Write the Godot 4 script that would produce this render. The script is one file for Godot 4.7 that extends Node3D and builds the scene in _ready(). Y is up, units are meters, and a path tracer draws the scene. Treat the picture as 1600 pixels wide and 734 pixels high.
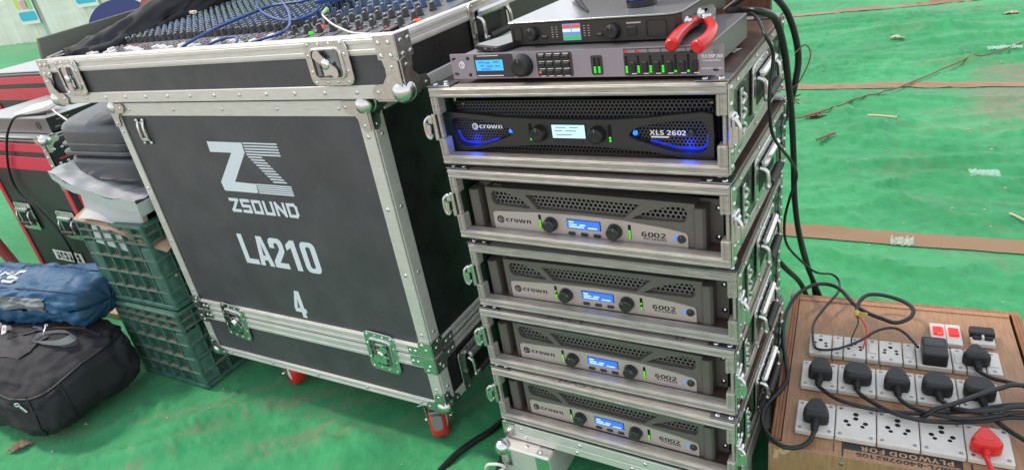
extends Node3D

# ------------------------------------------------------------------ mesh helper
class B:
	var st := SurfaceTool.new()
	var g := 1
	func _init():
		st.begin(Mesh.PRIMITIVE_TRIANGLES)
		st.set_smooth_group(-1)
	func flat():
		st.set_smooth_group(-1)
	func smooth():
		g += 1
		st.set_smooth_group(g)
	func t3(a: Vector3, b: Vector3, c: Vector3):
		st.add_vertex(a); st.add_vertex(b); st.add_vertex(c)
	func face(p: Array, n: Vector3):
		var k: Vector3 = (p[0] - p[2]).cross(p[0] - p[1])
		var q := p.duplicate()
		if k.dot(n) < 0: q.reverse()
		for i in range(1, q.size() - 1): t3(q[0], q[i], q[i + 1])
	func box(c: Vector3, s: Vector3, ch := 0.0, xf := Transform3D()):
		flat()
		var h := s * 0.5
		ch = minf(ch, minf(h.x, minf(h.y, h.z)) * 0.9)
		var ax := [Vector3.RIGHT, Vector3.UP, Vector3.BACK]
		var nb := xf.basis
		var cn := {}
		for sx in [-1, 1]:
			for sy in [-1, 1]:
				for sz in [-1, 1]:
					var sg := Vector3(sx, sy, sz)
					var l := []
					for a in 3:
						var v := sg * h
						for b in 3:
							if b != a: v[b] -= sg[b] * ch
						l.append(xf * (c + v))
					cn[Vector3i(sx, sy, sz)] = l
					if ch > 0: face(l, nb * sg)
		for a in 3:
			var b := (a + 1) % 3
			var d := (a + 2) % 3
			for s1 in [-1, 1]:
				var pp := []
				for k in [[-1, -1], [1, -1], [1, 1], [-1, 1]]:
					var key := Vector3i()
					key[a] = s1; key[b] = k[0]; key[d] = k[1]
					pp.append(cn[key][a])
				face(pp, nb * (ax[a] * s1))
				if ch > 0:
					for s2 in [-1, 1]:
						var k1 := Vector3i(); var k2 := Vector3i()
						k1[a] = s1; k1[b] = s2; k1[d] = -1
						k2[a] = s1; k2[b] = s2; k2[d] = 1
						face([cn[k1][a], cn[k1][b], cn[k2][b], cn[k2][a]], nb * (ax[a] * s1 + ax[b] * s2))
	func tube(p: Array, r, n := 8, caps := true):
		smooth()
		var rings := []
		var up := Vector3.UP
		for i in p.size():
			var t: Vector3 = (p[mini(i + 1, p.size() - 1)] - p[maxi(i - 1, 0)])
			if t.length() < 1e-7: t = Vector3.RIGHT
			t = t.normalized()
			if i == 0:
				up = Vector3.UP if absf(t.y) < 0.9 else Vector3.RIGHT
			up = (up - t * up.dot(t)).normalized()
			var sd := t.cross(up)
			var rr: float = r[i] if r is Array else r
			var ring := []
			for k in n:
				var a := TAU * k / n
				ring.append(p[i] + (up * cos(a) + sd * sin(a)) * rr)
			rings.append(ring)
		for i in rings.size() - 1:
			for k in n:
				var k2 := (k + 1) % n
				var m: Vector3 = (rings[i][k] + rings[i][k2]) * 0.5 - p[i]
				face([rings[i][k], rings[i][k2], rings[i + 1][k2], rings[i + 1][k]], m)
		if caps:
			flat()
			face(rings[0], p[0] - p[1])
			face(rings[-1], p[-1] - p[-2])
	func lathe(pr: Array, n := 16, xf := Transform3D(), creased := false):
		smooth()
		for i in pr.size() - 1:
			if creased: smooth()
			for k in n:
				var a0 := TAU * k / n
				var a1 := TAU * (k + 1) / n
				var q := []
				for e in [[i, a0], [i, a1], [i + 1, a1], [i + 1, a0]]:
					var v: Vector2 = pr[e[0]]
					q.append(xf * Vector3(v.x * cos(e[1]), v.y, v.x * sin(e[1])))
				var am := (a0 + a1) * 0.5
				var dv: Vector2 = pr[i + 1] - pr[i]
				var nn := Vector3(dv.y * cos(am), -dv.x, dv.y * sin(am))
				nn = xf.basis * nn
				if pr[i].x < 1e-6: face([q[0], q[2], q[3]], nn)
				elif pr[i + 1].x < 1e-6: face([q[0], q[1], q[2]], nn)
				else: face(q, nn)
	func ball(c: Vector3, r: float, n := 12):
		var pr := []
		for i in n / 2 + 1:
			var a := -PI / 2 + PI * i / (n / 2)
			pr.append(Vector2(maxf(0.0, cos(a)) * r if i > 0 and i < n / 2 else 0.0, sin(a) * r))
		lathe(pr, n, Transform3D(Basis(), c))
	# outline in x,y; extruded from z0 to z1 (front at z1)
	func prism(poly: Array, z0: float, z1: float, xf := Transform3D(), holes := [], back := false, ch := 0.0):
		flat()
		var o := PackedVector2Array(poly)
		if Geometry2D.is_polygon_clockwise(o): o.reverse()
		var top := o
		if ch > 0.0:
			var q := Geometry2D.offset_polygon(o, -ch)
			if q.size() == 1 and q[0].size() == o.size():
				top = q[0]
				# line the start up
				var bi := 0
				for i in top.size():
					if top[i].distance_to(o[0]) < top[bi].distance_to(o[0]): bi = i
				var w := PackedVector2Array()
				for i in top.size(): w.append(top[(bi + i) % top.size()])
				top = w
			else: ch = 0.0
		var zt := z1 - ch
		var rim := [o]
		for hh in holes:
			var hp := PackedVector2Array(hh)
			if not Geometry2D.is_polygon_clockwise(hp): hp.reverse()
			rim.append(hp)
		var cap := top.duplicate()
		for i in range(1, rim.size()):
			var hp: PackedVector2Array = rim[i]
			var best := 1e9; var bo := 0; var bh := 0
			for a in cap.size():
				for b in hp.size():
					var dd := cap[a].distance_squared_to(hp[b])
					if dd < best: best = dd; bo = a; bh = b
			var w := PackedVector2Array()
			for a in bo + 1: w.append(cap[a])
			var dir := (hp[bh] - cap[bo]).normalized().orthogonal() * 2e-5
			for b in hp.size(): w.append(hp[(bh + b) % hp.size()])
			w.append(hp[bh] + dir)
			w.append(cap[bo] + dir)
			for a in range(bo + 1, cap.size()): w.append(cap[a])
			cap = w
		var tri := Geometry2D.triangulate_polygon(cap)
		for i in range(0, tri.size(), 3):
			var q := []
			for j in 3: q.append(xf * Vector3(cap[tri[i + j]].x, cap[tri[i + j]].y, z1))
			face(q, xf.basis * Vector3.BACK)
			if back:
				var q2 := []
				for j in 3: q2.append(xf * Vector3(cap[tri[i + j]].x, cap[tri[i + j]].y, z0))
				face(q2, xf.basis * Vector3.FORWARD)
		for ri in rim.size():
			var r: PackedVector2Array = rim[ri]
			var zz := zt if ri == 0 else z1
			for i in r.size():
				var a := r[i]; var b := r[(i + 1) % r.size()]
				var e := b - a
				var nn := xf.basis * Vector3(e.y, -e.x, 0)
				face([xf * Vector3(a.x, a.y, z0), xf * Vector3(b.x, b.y, z0), xf * Vector3(b.x, b.y, zz), xf * Vector3(a.x, a.y, zz)], nn)
				if ri == 0 and ch > 0.0:
					var a2 := top[i]; var b2 := top[(i + 1) % top.size()]
					face([xf * Vector3(a.x, a.y, zt), xf * Vector3(b.x, b.y, zt), xf * Vector3(b2.x, b2.y, z1), xf * Vector3(a2.x, a2.y, z1)], nn + xf.basis * Vector3(0, 0, 0.3 * e.length()))
	func sheet(f: Callable, nu: int, nv: int):
		smooth()
		var p := []
		for i in nu + 1:
			var row := []
			for j in nv + 1: row.append(f.call(float(i) / nu, float(j) / nv))
			p.append(row)
		for i in nu:
			for j in nv:
				t3(p[i][j], p[i + 1][j], p[i + 1][j + 1])
				t3(p[i][j], p[i + 1][j + 1], p[i][j + 1])
	func hexgrid(inside: PackedVector2Array, z: float, pitch: float, hole: float, xf := Transform3D()):
		# perforated plate: a ring of metal round every hole
		flat()
		var lo := inside[0]; var hi := inside[0]
		for v in inside:
			lo = lo.min(v); hi = hi.max(v)
		var dy := pitch * 0.866
		var j := 0
		var y := lo.y - pitch
		var big := Geometry2D.offset_polygon(inside, pitch * 0.7)[0]
		while y < hi.y + pitch:
			var x := lo.x - pitch + (pitch * 0.5 if j % 2 else 0.0)
			while x < hi.x + pitch:
				if Geometry2D.is_point_in_polygon(Vector2(x, y), big):
					for k in 6:
						var a0 := TAU * k / 6 + PI / 6; var a1 := a0 + TAU / 6
						var ro := pitch * 0.5774
						var o0 := Vector2(x, y) + Vector2(cos(a0), sin(a0)) * ro
						var o1 := Vector2(x, y) + Vector2(cos(a1), sin(a1)) * ro
						var i0 := Vector2(x, y) + Vector2(cos(a0), sin(a0)) * hole
						var i1 := Vector2(x, y) + Vector2(cos(a1), sin(a1)) * hole
						face([xf * Vector3(o0.x, o0.y, z), xf * Vector3(o1.x, o1.y, z), xf * Vector3(i1.x, i1.y, z), xf * Vector3(i0.x, i0.y, z)], xf.basis * Vector3.BACK)
				x += pitch
			y += dy
			j += 1
	func done(m: Material) -> ArrayMesh:
		st.generate_normals()
		var me := st.commit()
		me.surface_set_material(0, m)
		return me

# ------------------------------------------------------------------ scene helpers
var used := {}
var M := {}
var font_plain: Font
var font_bold: Font

func numbered(n: String) -> String:
	if not used.has(n):
		used[n] = 0
		return n
	used[n] += 1
	return "%s_%03d" % [n, used[n]]

func tag(o: Node, label: String, category: String, group := "", kind := ""):
	if label: o.set_meta("label", label)
	if category: o.set_meta("category", category)
	if group: o.set_meta("group", group)
	if kind: o.set_meta("kind", kind)
	return o

func thing(n: String, label: String, category: String, at := Vector3.ZERO, yaw := 0.0, group := "") -> Node3D:
	var o := Node3D.new()
	o.name = numbered(n)
	add_child(o)
	o.position = at
	o.rotation.y = yaw
	return tag(o, label, category, group)

func put(n: String, mesh: Mesh, parent: Node = null) -> MeshInstance3D:
	var o := MeshInstance3D.new()
	o.mesh = mesh
	if parent == null:
		o.name = numbered(n)
		add_child(o)
	else:
		var base := n; var k := 0
		while parent.has_node(NodePath(n)):
			k += 1
			n = "%s_%03d" % [base, k]
		o.name = n
		parent.add_child(o)
	return o

func obj(n: String, b: B, m: Material, parent: Node = null) -> MeshInstance3D:
	return put(n, b.done(m), parent)

func stuff(n: String, b: B, m: Material, parent: Node = null) -> MeshInstance3D:
	var o := obj(n, b, m, parent)
	o.set_meta("kind", "stuff")
	return o

func dup(o: Node3D, label: String, group := "") -> Node3D:
	var c: Node3D = o.duplicate()
	var base := String(o.name).rstrip("0123456789").trim_suffix("_")
	c.name = numbered(base)
	add_child(c)
	c.set_meta("label", label)
	if group: c.set_meta("group", group)
	return c

func lin(r: float, g: float, b: float, a := 1.0) -> Color:
	var c := Color(r, g, b).linear_to_srgb()
	c.a = a
	return c

func mat(n: String, c: Color, rough := 0.6, metal := 0.0) -> StandardMaterial3D:
	var m := StandardMaterial3D.new()
	m.albedo_color = c
	m.roughness = rough
	m.metallic = metal
	M[n] = m
	return m

func noise(sd: int, freq: float, oct := 4, type := FastNoiseLite.TYPE_SIMPLEX_SMOOTH) -> FastNoiseLite:
	var f := FastNoiseLite.new()
	f.seed = sd
	f.frequency = freq
	f.noise_type = type
	f.fractal_octaves = oct
	return f

# picture of stretched noise between two colours; sx, sy = features across / along
func grain(size: int, sd: int, sx: float, sy: float, c0: Color, c1: Color, contrast := 1.0, speck := 0.0) -> ImageTexture:
	var f := noise(sd, 1.0, 4)
	var f2 := noise(sd + 9, 1.0, 2)
	var im := Image.create(size, size, false, Image.FORMAT_RGB8)
	var rng := RandomNumberGenerator.new()
	rng.seed = sd
	for y in size:
		for x in size:
			var u := float(x) / size; var v := float(y) / size
			# blend the edges so that the tile repeats
			var a := f.get_noise_2d(u * sx, v * sy)
			var bx := f.get_noise_2d((u - 1.0) * sx, v * sy)
			var w := smoothstep(0.8, 1.0, u)
			a = lerpf(a, bx, w)
			var by := f.get_noise_2d(u * sx, (v - 1.0) * sy)
			a = lerpf(a, by, smoothstep(0.8, 1.0, v))
			a += 0.35 * f2.get_noise_2d(u * 6.0, v * 6.0) * (1.0 - w) * (1.0 - smoothstep(0.8, 1.0, v))
			var t := clampf(0.5 + a * contrast + (rng.randf() - 0.5) * speck, 0, 1)
			im.set_pixel(x, y, c0.lerp(c1, t))
	im.generate_mipmaps()
	return ImageTexture.create_from_image(im)

func tri(m: StandardMaterial3D, t: Texture2D, scale: Vector3, world := false):
	m.albedo_color = Color.WHITE
	m.albedo_texture = t
	m.uv1_triplanar = true
	m.uv1_world_triplanar = world
	m.uv1_scale = scale

func rough_map(m: StandardMaterial3D, sd: int, freq: float, lo: float, hi: float):
	var t := NoiseTexture2D.new()
	t.width = 512; t.height = 512; t.seamless = true
	t.noise = noise(sd, freq, 5)
	var g := Gradient.new()
	g.set_color(0, Color(lo, lo, lo)); g.set_color(1, Color(hi, hi, hi))
	t.color_ramp = g
	m.roughness = 1.0
	m.roughness_texture = t
	if not m.uv1_triplanar:
		m.uv1_triplanar = true
		m.uv1_scale = Vector3(2, 2, 2)

func glowing(n: String, c: Color, e: float) -> StandardMaterial3D:
	var m := mat(n, Color(0.02, 0.02, 0.02), 0.3)
	m.emission_enabled = true
	m.emission = c
	m.emission_energy_multiplier = e
	return m

func rrect(w: float, h: float, r: float, n := 3, c := Vector2.ZERO) -> Array:
	var p := []
	for k in 4:
		var cc := Vector2((w / 2 - r) * [1, -1, -1, 1][k], (h / 2 - r) * [1, 1, -1, -1][k])
		for i in n + 1:
			var a := PI / 2 * k + PI / 2 * i / n
			p.append(c + cc + Vector2(cos(a), sin(a)) * r)
	return p

func v2(a: Array) -> Array:
	var r := []
	for p in a: r.append(Vector2(p[0], p[1]))
	return r

func v3(a: Array) -> Array:
	var r := []
	for p in a: r.append(Vector3(p[0], p[1], p[2]))
	return r

func curve(a: Array, sub := 6) -> Array:
	var p := v3(a) if a[0] is Array else a
	var r := []
	for i in p.size() - 1:
		var p0: Vector3 = p[maxi(i - 1, 0)]; var p3: Vector3 = p[mini(i + 2, p.size() - 1)]
		for k in sub: r.append(p[i].cubic_interpolate(p[i + 1], p0, p3, float(k) / sub))
	r.append(p[-1])
	return r

func curve2(a: Array, sub := 4) -> Array:   # closed and smooth
	var p := v2(a)
	var n := p.size()
	var r := []
	for i in n:
		for k in sub: r.append((p[i] as Vector2).cubic_interpolate(p[(i + 1) % n], p[(i + n - 1) % n], p[(i + 2) % n], float(k) / sub))
	return r

func cable(n: String, pts: Array, r: float, m: Material, parent: Node = null) -> MeshInstance3D:
	var b := B.new()
	b.tube(curve(pts), r, 8)
	return obj(n, b, m, parent)

# lettering of real thickness, fitted into w x h, centred on at, facing +z of the basis
func text(n: String, s: String, parent: Node, at: Vector3, w: float, h: float, m: Material, bold := true, basis := Basis(), depth := 0.0004) -> MeshInstance3D:
	var t := TextMesh.new()
	t.text = s
	t.font = font_bold if bold else font_plain
	t.font_size = 32
	t.pixel_size = 0.01
	t.depth = 0.02
	t.curve_step = 2.0
	t.material = m
	var bb := t.get_aabb()
	var o := put(n, t, parent)
	var k := Vector3(w / maxf(bb.size.x, 1e-4), h / maxf(bb.size.y, 1e-4), depth / 0.02)
	var c := bb.get_center()
	o.transform = Transform3D(basis * Basis.from_scale(k), at - basis * (c * k))
	return o

func rz(a: float) -> Basis: return Basis(Vector3.BACK, a)
# faces whose drawing plane is another side: x,y drawn -> side facing +x (x runs to -z)
func on_right(x: float) -> Transform3D: return Transform3D(Basis(Vector3(0, 0, -1), Vector3(0, 1, 0), Vector3(1, 0, 0)), Vector3(x, 0, 0))
# drawn x,y -> top facing up (y drawn runs to -z)
func on_top(y: float) -> Transform3D: return Transform3D(Basis(Vector3(1, 0, 0), Vector3(0, 0, -1), Vector3(0, 1, 0)), Vector3(0, y, 0))

# ------------------------------------------------------------------ the scene
func _ready():
	camera_and_light()
	materials()
	ground_and_curtain()
	big_case()
	mixer_tray()
	mixer()
	racks()
	top_devices()
	socket_box()
	rack_cables()
	left_group()
	litter()

func camera_and_light():
	var cam := Camera3D.new()
	cam.fov = 38.27
	cam.near = 0.05
	cam.far = 400.0
	cam.position = Vector3(0.764, 1.2309, 0.9778)
	cam.rotation_order = EULER_ORDER_YXZ
	cam.rotation_degrees = Vector3(-26.214, 33.196, -10.297)
	add_child(cam)
	cam.current = true
	var sky := ProceduralSkyMaterial.new()
	sky.sky_top_color = Color(0.72, 0.76, 0.80)
	sky.sky_horizon_color = Color(0.93, 0.93, 0.92)
	sky.sky_curve = 0.25
	sky.ground_bottom_color = Color(0.35, 0.42, 0.36)
	sky.ground_horizon_color = Color(0.7, 0.75, 0.7)
	sky.sun_angle_max = 20
	var e := Environment.new()
	e.background_mode = Environment.BG_SKY
	e.sky = Sky.new()
	e.sky.sky_material = sky
	e.background_energy_multiplier = 1.45
	e.tonemap_mode = Environment.TONE_MAPPER_LINEAR
	e.tonemap_exposure = 1.5
	e.sdfgi_enabled = true
	e.ssao_enabled = true
	e.ssil_enabled = true
	var we := WorldEnvironment.new()
	we.environment = e
	add_child(we)
	var sun := DirectionalLight3D.new()
	sun.light_energy = 0.62
	sun.light_color = Color(1.0, 0.95, 0.88)
	sun.light_angular_distance = 8.0
	sun.shadow_enabled = true
	add_child(sun)
	sun.look_at_from_position(Vector3(-0.75, 1.0, 0.06), Vector3.ZERO)

func materials():
	var f := SystemFont.new()
	f.font_names = PackedStringArray(["Droid Sans"])
	font_plain = f
	var fb := SystemFont.new()
	fb.font_names = PackedStringArray(["Droid Sans"])
	fb.font_weight = 700
	font_bold = fb
	var al := mat("alu", Color.WHITE, 0.42, 0.4)
	tri(al, grain(512, 3, 6, 90, lin(0.53, 0.505, 0.48), lin(0.72, 0.685, 0.65), 0.45, 0.05), Vector3(2.2, 2.2, 2.2))
	rough_map(al, 4, 0.02, 0.3, 0.6)
	var ar := mat("alu_rack", Color.WHITE, 0.44, 0.4)
	tri(ar, grain(512, 13, 7, 80, lin(0.31, 0.28, 0.255), lin(0.53, 0.485, 0.45), 0.6, 0.08), Vector3(2.6, 2.6, 2.6))
	rough_map(ar, 14, 0.03, 0.3, 0.6)
	mat("chrome", lin(0.72, 0.72, 0.72), 0.14, 1.0)
	mat("zinc", lin(0.62, 0.61, 0.60), 0.27, 1.0)
	rough_map(M.zinc, 31, 0.05, 0.16, 0.42)
	mat("steel_dark", lin(0.25, 0.25, 0.26), 0.35, 0.9)
	var lam := mat("laminate", Color.WHITE, 0.45)
	tri(lam, grain(512, 5, 9, 9, lin(0.045, 0.043, 0.049), lin(0.072, 0.068, 0.077), 0.5, 0.2), Vector3(1.6, 1.6, 1.6))
	rough_map(lam, 6, 0.008, 0.34, 0.62)
	var lam2 := mat("laminate_side", lin(0.012, 0.013, 0.014), 0.3)
	rough_map(lam2, 7, 0.01, 0.22, 0.45)
	var gp := mat("laminate_green", lin(0.012, 0.03, 0.018), 0.22)
	rough_map(gp, 8, 0.02, 0.14, 0.34)
	mat("brown_top", Color.WHITE, 0.45)
	tri(M.brown_top, grain(256, 11, 4, 60, lin(0.05, 0.028, 0.02), lin(0.12, 0.07, 0.05), 0.8, 0.05), Vector3(3, 3, 3))
	mat("black", lin(0.008, 0.008, 0.009), 0.5)
	mat("black_gloss", lin(0.006, 0.006, 0.007), 0.12)
	mat("rubber", lin(0.012, 0.012, 0.013), 0.55)
	mat("cable_black", lin(0.009, 0.009, 0.010), 0.38)
	mat("hole", lin(0.003, 0.003, 0.003), 0.9)
	mat("amp_grey", lin(0.125, 0.110, 0.100), 0.45, 0.1)
	mat("amp_face", lin(0.46, 0.40, 0.365), 0.42, 0.2)
	mat("amp_black", lin(0.024, 0.024, 0.025), 0.36)
	mat("mesh_grey", lin(0.2, 0.19, 0.18), 0.4, 0.4)
	mat("mesh_black", lin(0.07, 0.07, 0.075), 0.35, 0.3)
	mat("white_print", lin(0.78, 0.78, 0.78), 0.6)
	mat("case_print", lin(0.62, 0.66, 0.72), 0.7)
	mat("dark_print", lin(0.02, 0.02, 0.02), 0.6)
	mat("marker", lin(0.11, 0.10, 0.10), 0.7)
	mat("dsp_face", lin(0.29, 0.245, 0.29), 0.38, 0.3)
	mat("dsp_panel", lin(0.035, 0.03, 0.032), 0.35)
	var wp := mat("socket_cream", Color.WHITE, 0.35)
	tri(wp, grain(256, 43, 4, 4, lin(0.56, 0.51, 0.465), lin(0.64, 0.59, 0.545), 0.6, 0.08), Vector3(7, 7, 7))
	rough_map(wp, 44, 0.03, 0.25, 0.5)
	mat("white_plastic", lin(0.72, 0.68, 0.64), 0.35)
	rough_map(M.white_plastic, 41, 0.03, 0.25, 0.5)
	mat("red_plastic", lin(0.62, 0.018, 0.018), 0.3)
	mat("red_vinyl", lin(0.66, 0.035, 0.075), 0.35)
	mat("red_grip", lin(0.55, 0.012, 0.015), 0.28)
	mat("silver_body", lin(0.42, 0.43, 0.44), 0.35, 0.8)
	mat("grey_steel", lin(0.22, 0.21, 0.22), 0.4, 0.6)
	mat("recv_top", lin(0.34, 0.36, 0.38), 0.25, 0.6)
	mat("recv_front", lin(0.028, 0.025, 0.023), 0.3)
	mat("blue_can", lin(0.012, 0.03, 0.12), 0.25)
	mat("blue_cable", lin(0.012, 0.05, 0.22), 0.35)
	mat("white_cable", lin(0.62, 0.6, 0.56), 0.5)
	mat("console", lin(0.12, 0.12, 0.13), 0.5)
	mat("knob_blue", lin(0.02, 0.05, 0.12), 0.4)
	mat("knob_black", lin(0.012, 0.012, 0.014), 0.35)
	mat("knob_green", lin(0.02, 0.07, 0.05), 0.4)
	mat("olive", lin(0.10, 0.105, 0.085), 0.5)
	mat("black_cloth", lin(0.014, 0.015, 0.019), 0.75)
	M.black_cloth.rim_enabled = true
	M.black_cloth.rim = 0.4
	mat("lead_green", lin(0.012, 0.075, 0.05), 0.45)
	mat("crate_green", Color.WHITE, 0.5)
	tri(M.crate_green, grain(256, 17, 6, 6, lin(0.03, 0.10, 0.075), lin(0.085, 0.165, 0.135), 0.8, 0.15), Vector3(4, 4, 4))
	mat("dust", lin(0.26, 0.22, 0.17), 0.9)
	mat("black_hard", lin(0.045, 0.05, 0.06), 0.3)
	rough_map(M.black_hard, 61, 0.03, 0.25, 0.42)
	mat("paper", lin(0.5, 0.5, 0.5), 0.7)
	mat("cardboard", lin(0.42, 0.30, 0.20), 0.8)
	mat("foil", lin(0.50, 0.52, 0.545), 0.3, 0.12)
	mat("pack_black", Color.WHITE, 0.8)
	tri(M.pack_black, grain(256, 19, 90, 90, lin(0.008, 0.008, 0.011), lin(0.020, 0.019, 0.026), 0.5, 0.5), Vector3(6, 6, 6))
	mat("bag_blue", Color.WHITE, 0.6)
	tri(M.bag_blue, grain(256, 23, 60, 60, lin(0.006, 0.058, 0.14), lin(0.012, 0.09, 0.2), 0.6, 0.35), Vector3(5, 5, 5))
	mat("bag_grey", lin(0.17, 0.19, 0.2), 0.7)
	mat("strap_grey", lin(0.40, 0.41, 0.42), 0.8)
	mat("wood", Color.WHITE, 0.55)
	tri(M.wood, grain(512, 29, 70, 5, lin(0.19, 0.07, 0.028), lin(0.34, 0.15, 0.065), 0.7, 0.15), Vector3(2.2, 2.2, 2.2))
	mat("ply_top", Color.WHITE, 0.5)
	tri(M.ply_top, grain(512, 37, 60, 6, lin(0.27, 0.135, 0.068), lin(0.39, 0.215, 0.115), 0.6, 0.3), Vector3(2.4, 2.4, 2.4))
	mat("wood_dark", Color.WHITE, 0.55)
	tri(M.wood_dark, grain(256, 33, 40, 4, lin(0.07, 0.026, 0.014), lin(0.15, 0.06, 0.03), 0.7, 0.1), Vector3(3, 3, 3))
	mat("mauve_ply", lin(0.17, 0.14, 0.145), 0.7)
	mat("tape", lin(0.225, 0.128, 0.058), 0.45)
	mat("leaf", lin(0.22, 0.13, 0.09), 0.8)
	mat("straw", lin(0.5, 0.42, 0.3), 0.8)
	mat("twig", lin(0.2, 0.13, 0.07), 0.8)
	var cling := mat("cling", Color(0.80, 0.90, 0.86, 0.32), 0.26)
	cling.transparency = BaseMaterial3D.TRANSPARENCY_ALPHA
	mat("chair_blue", lin(0.015, 0.03, 0.16), 0.25)
	mat("chair_red", lin(0.42, 0.07, 0.08), 0.35)
	mat("yellow_wire", lin(0.45, 0.36, 0.05), 0.5)
	mat("gold", lin(0.6, 0.5, 0.25), 0.3, 1.0)
	glowing("lcd_white", Color(0.72, 0.9, 0.97), 1.0)
	glowing("lcd_blue", Color(0.20, 0.40, 0.98), 1.15)
	glowing("lcd_cyan", Color(0.25, 0.65, 0.95), 1.1)
	glowing("led_green", Color(0.15, 0.9, 0.12), 1.0)
	glowing("led_lime", Color(0.4, 0.85, 0.08), 0.9)
	glowing("led_blue", Color(0.03, 0.14, 0.95), 0.85)
	glowing("led_sky", Color(0.2, 0.5, 1.0), 1.1)
	glowing("led_red", Color(0.9, 0.05, 0.04), 0.7)
	glowing("led_orange", Color(1.0, 0.3, 0.05), 1.2)
	glowing("scr_red", Color(0.95, 0.3, 0.2), 0.8)
	glowing("scr_green", Color(0.15, 0.75, 0.3), 0.8)
	glowing("scr_grey", Color(0.45, 0.55, 0.75), 0.8)

# ------------------------------------------------------------------ ground
var hn: FastNoiseLite
var hr: FastNoiseLite
var hw: FastNoiseLite
var hs: FastNoiseLite
const FOLDS = [
	[-1.03, 0.27, -0.70, -0.13, 0.010, 0.022], [-1.30, 0.52, -0.60, 0.02, 0.012, 0.03], [-0.95, 0.50, -0.36, -0.02, 0.012, 0.028],
	[-0.70, 0.42, -0.22, 0.10, 0.010, 0.03], [-0.45, 0.30, -0.10, 0.16, 0.010, 0.025], [-0.62, 0.05, -0.33, 0.05, 0.012, 0.02],
	[0.45, -1.95, 1.3, -2.1, 0.010, 0.05], [0.4, -2.3, 1.4, -2.75, 0.009, 0.05], [0.5, -1.75, 0.95, -1.6, 0.010, 0.04],
	[0.62, -2.62, 0.72, -2.02, 0.008, 0.03], [0.3, -2.9, 0.95, -2.75, 0.010, 0.05], [0.55, -3.4, 1.6, -3.6, 0.014, 0.07],
	[0.3, -3.8, 1.6, -4.2, 0.016, 0.08], [0.7, -1.15, 1.25, -1.05, 0.008, 0.04], [0.3, -4.4, 1.3, -4.35, 0.016, 0.08],
	[0.50, -3.04, 0.50, -2.37, 0.008, 0.034], [0.70, -3.83, 0.61, -3.00, 0.008, 0.034], [0.28, -2.18, 0.65, -2.33, 0.008, 0.034], [0.65, -2.33, 1.05, -2.20, 0.008, 0.034], [0.59, -2.06, 1.06, -1.78, 0.008, 0.034], [0.60, -1.54, 0.67, -1.40, 0.008, 0.034], [0.26, -4.24, 0.72, -4.41, 0.008, 0.034], [0.78, -4.89, 1.09, -3.82, 0.008, 0.034], [0.94, -4.09, 1.14, -2.90, 0.008, 0.034], [0.28, -3.73, 0.28, -3.24, 0.008, 0.034], [0.30, -2.43, 1.19, -2.34, 0.008, 0.034], [0.58, -1.21, 0.94, -1.15, 0.008, 0.034], [0.25, -2.83, 0.82, -2.73, 0.008, 0.034],
	[-1.15, 0.36, -0.85, 0.02, 0.008, 0.034], [-0.80, 0.30, -0.45, -0.05, 0.008, 0.034], [-0.55, 0.36, -0.28, 0.12, 0.008, 0.034], [-0.50, 0.16, -0.30, 0.02, 0.008, 0.034]]

func ground_h(x: float, z: float) -> float:
	var w := hw.get_noise_2d(x, z) * 0.12
	var h := 0.008 * hn.get_noise_2d(x * 0.7, z * 1.3) + 0.0022 * hn.get_noise_2d(x * 3.0 + 4.0, z * 6.0)
	# long creases: along the diagonal in front, along x behind
	var front := smoothstep(-0.9, -0.2, z) * smoothstep(0.3, -0.2, x)
	var p := Vector2(x, z)
	var q1 := p.rotated(0.62)
	var r1 := 1.0 - absf(hr.get_noise_2d(q1.x * 0.35, q1.y * 1.5 + w))
	var r2 := 1.0 - absf(hr.get_noise_2d(x * 0.3 + 7.0, z * 1.3 + w * 1.5))
	h += lerpf(0.018 * pow(r2, 7.0), 0.017 * pow(r1, 7.0), front)
	for k in FOLDS:
		var a := Vector2(k[0], k[1]); var b := Vector2(k[2], k[3])
		var ab := b - a
		var t := clampf((p - a).dot(ab) / ab.length_squared(), 0, 1)
		var d := (p - a - ab * t).length() + w * 0.12
		if d < k[5] * 3.0: h += 1.6 * k[4] * exp(-d * d / (k[5] * k[5] * 0.5)) * sin(PI * clampf(t, 0.03, 0.97))
	var r3 := 1.0 - absf(hr.get_noise_2d(x * 0.9 + 20.0, z * 2.6 - x * 0.5))
	h += 0.010 * pow(r3, 12.0) * smoothstep(-0.25, 0.35, hw.get_noise_2d(x * 0.6 + 9.0, z * 0.6))
	var r4 := 1.0 - absf(hr.get_noise_2d(x * 1.5 - 11.0, z * 1.1 + x * 0.9))
	h += 0.007 * pow(r4, 14.0) * smoothstep(-0.1, 0.4, hw.get_noise_2d(x * 0.5 - 5.0, z * 0.5 + 3.0))
	# pressed flat by what stands on it
	var flat := 1.0
	for r in [[-0.95, -0.25, -0.5, -0.02], [0.0, 0.53, -0.45, 0.02], [0.54, 1.05, -0.66, -0.05], [-1.42, -1.08, -0.3, 0.05], [-2.0, -1.3, 0.07, 0.43], [-2.6, -2.0, -0.9, -0.25]]:
		var dx := maxf(maxf(r[0] - x, x - r[1]), 0.0); var dz := maxf(maxf(r[2] - z, z - r[3]), 0.0)
		flat = minf(flat, smoothstep(0.0, 0.08, sqrt(dx * dx + dz * dz)))
	for tz in [-1.345, -3.1, -5.08]:
		flat = minf(flat, 0.25 + 0.75 * smoothstep(0.05, 0.2, absf(z - tz)))
	return h * flat * 1.35

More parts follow.
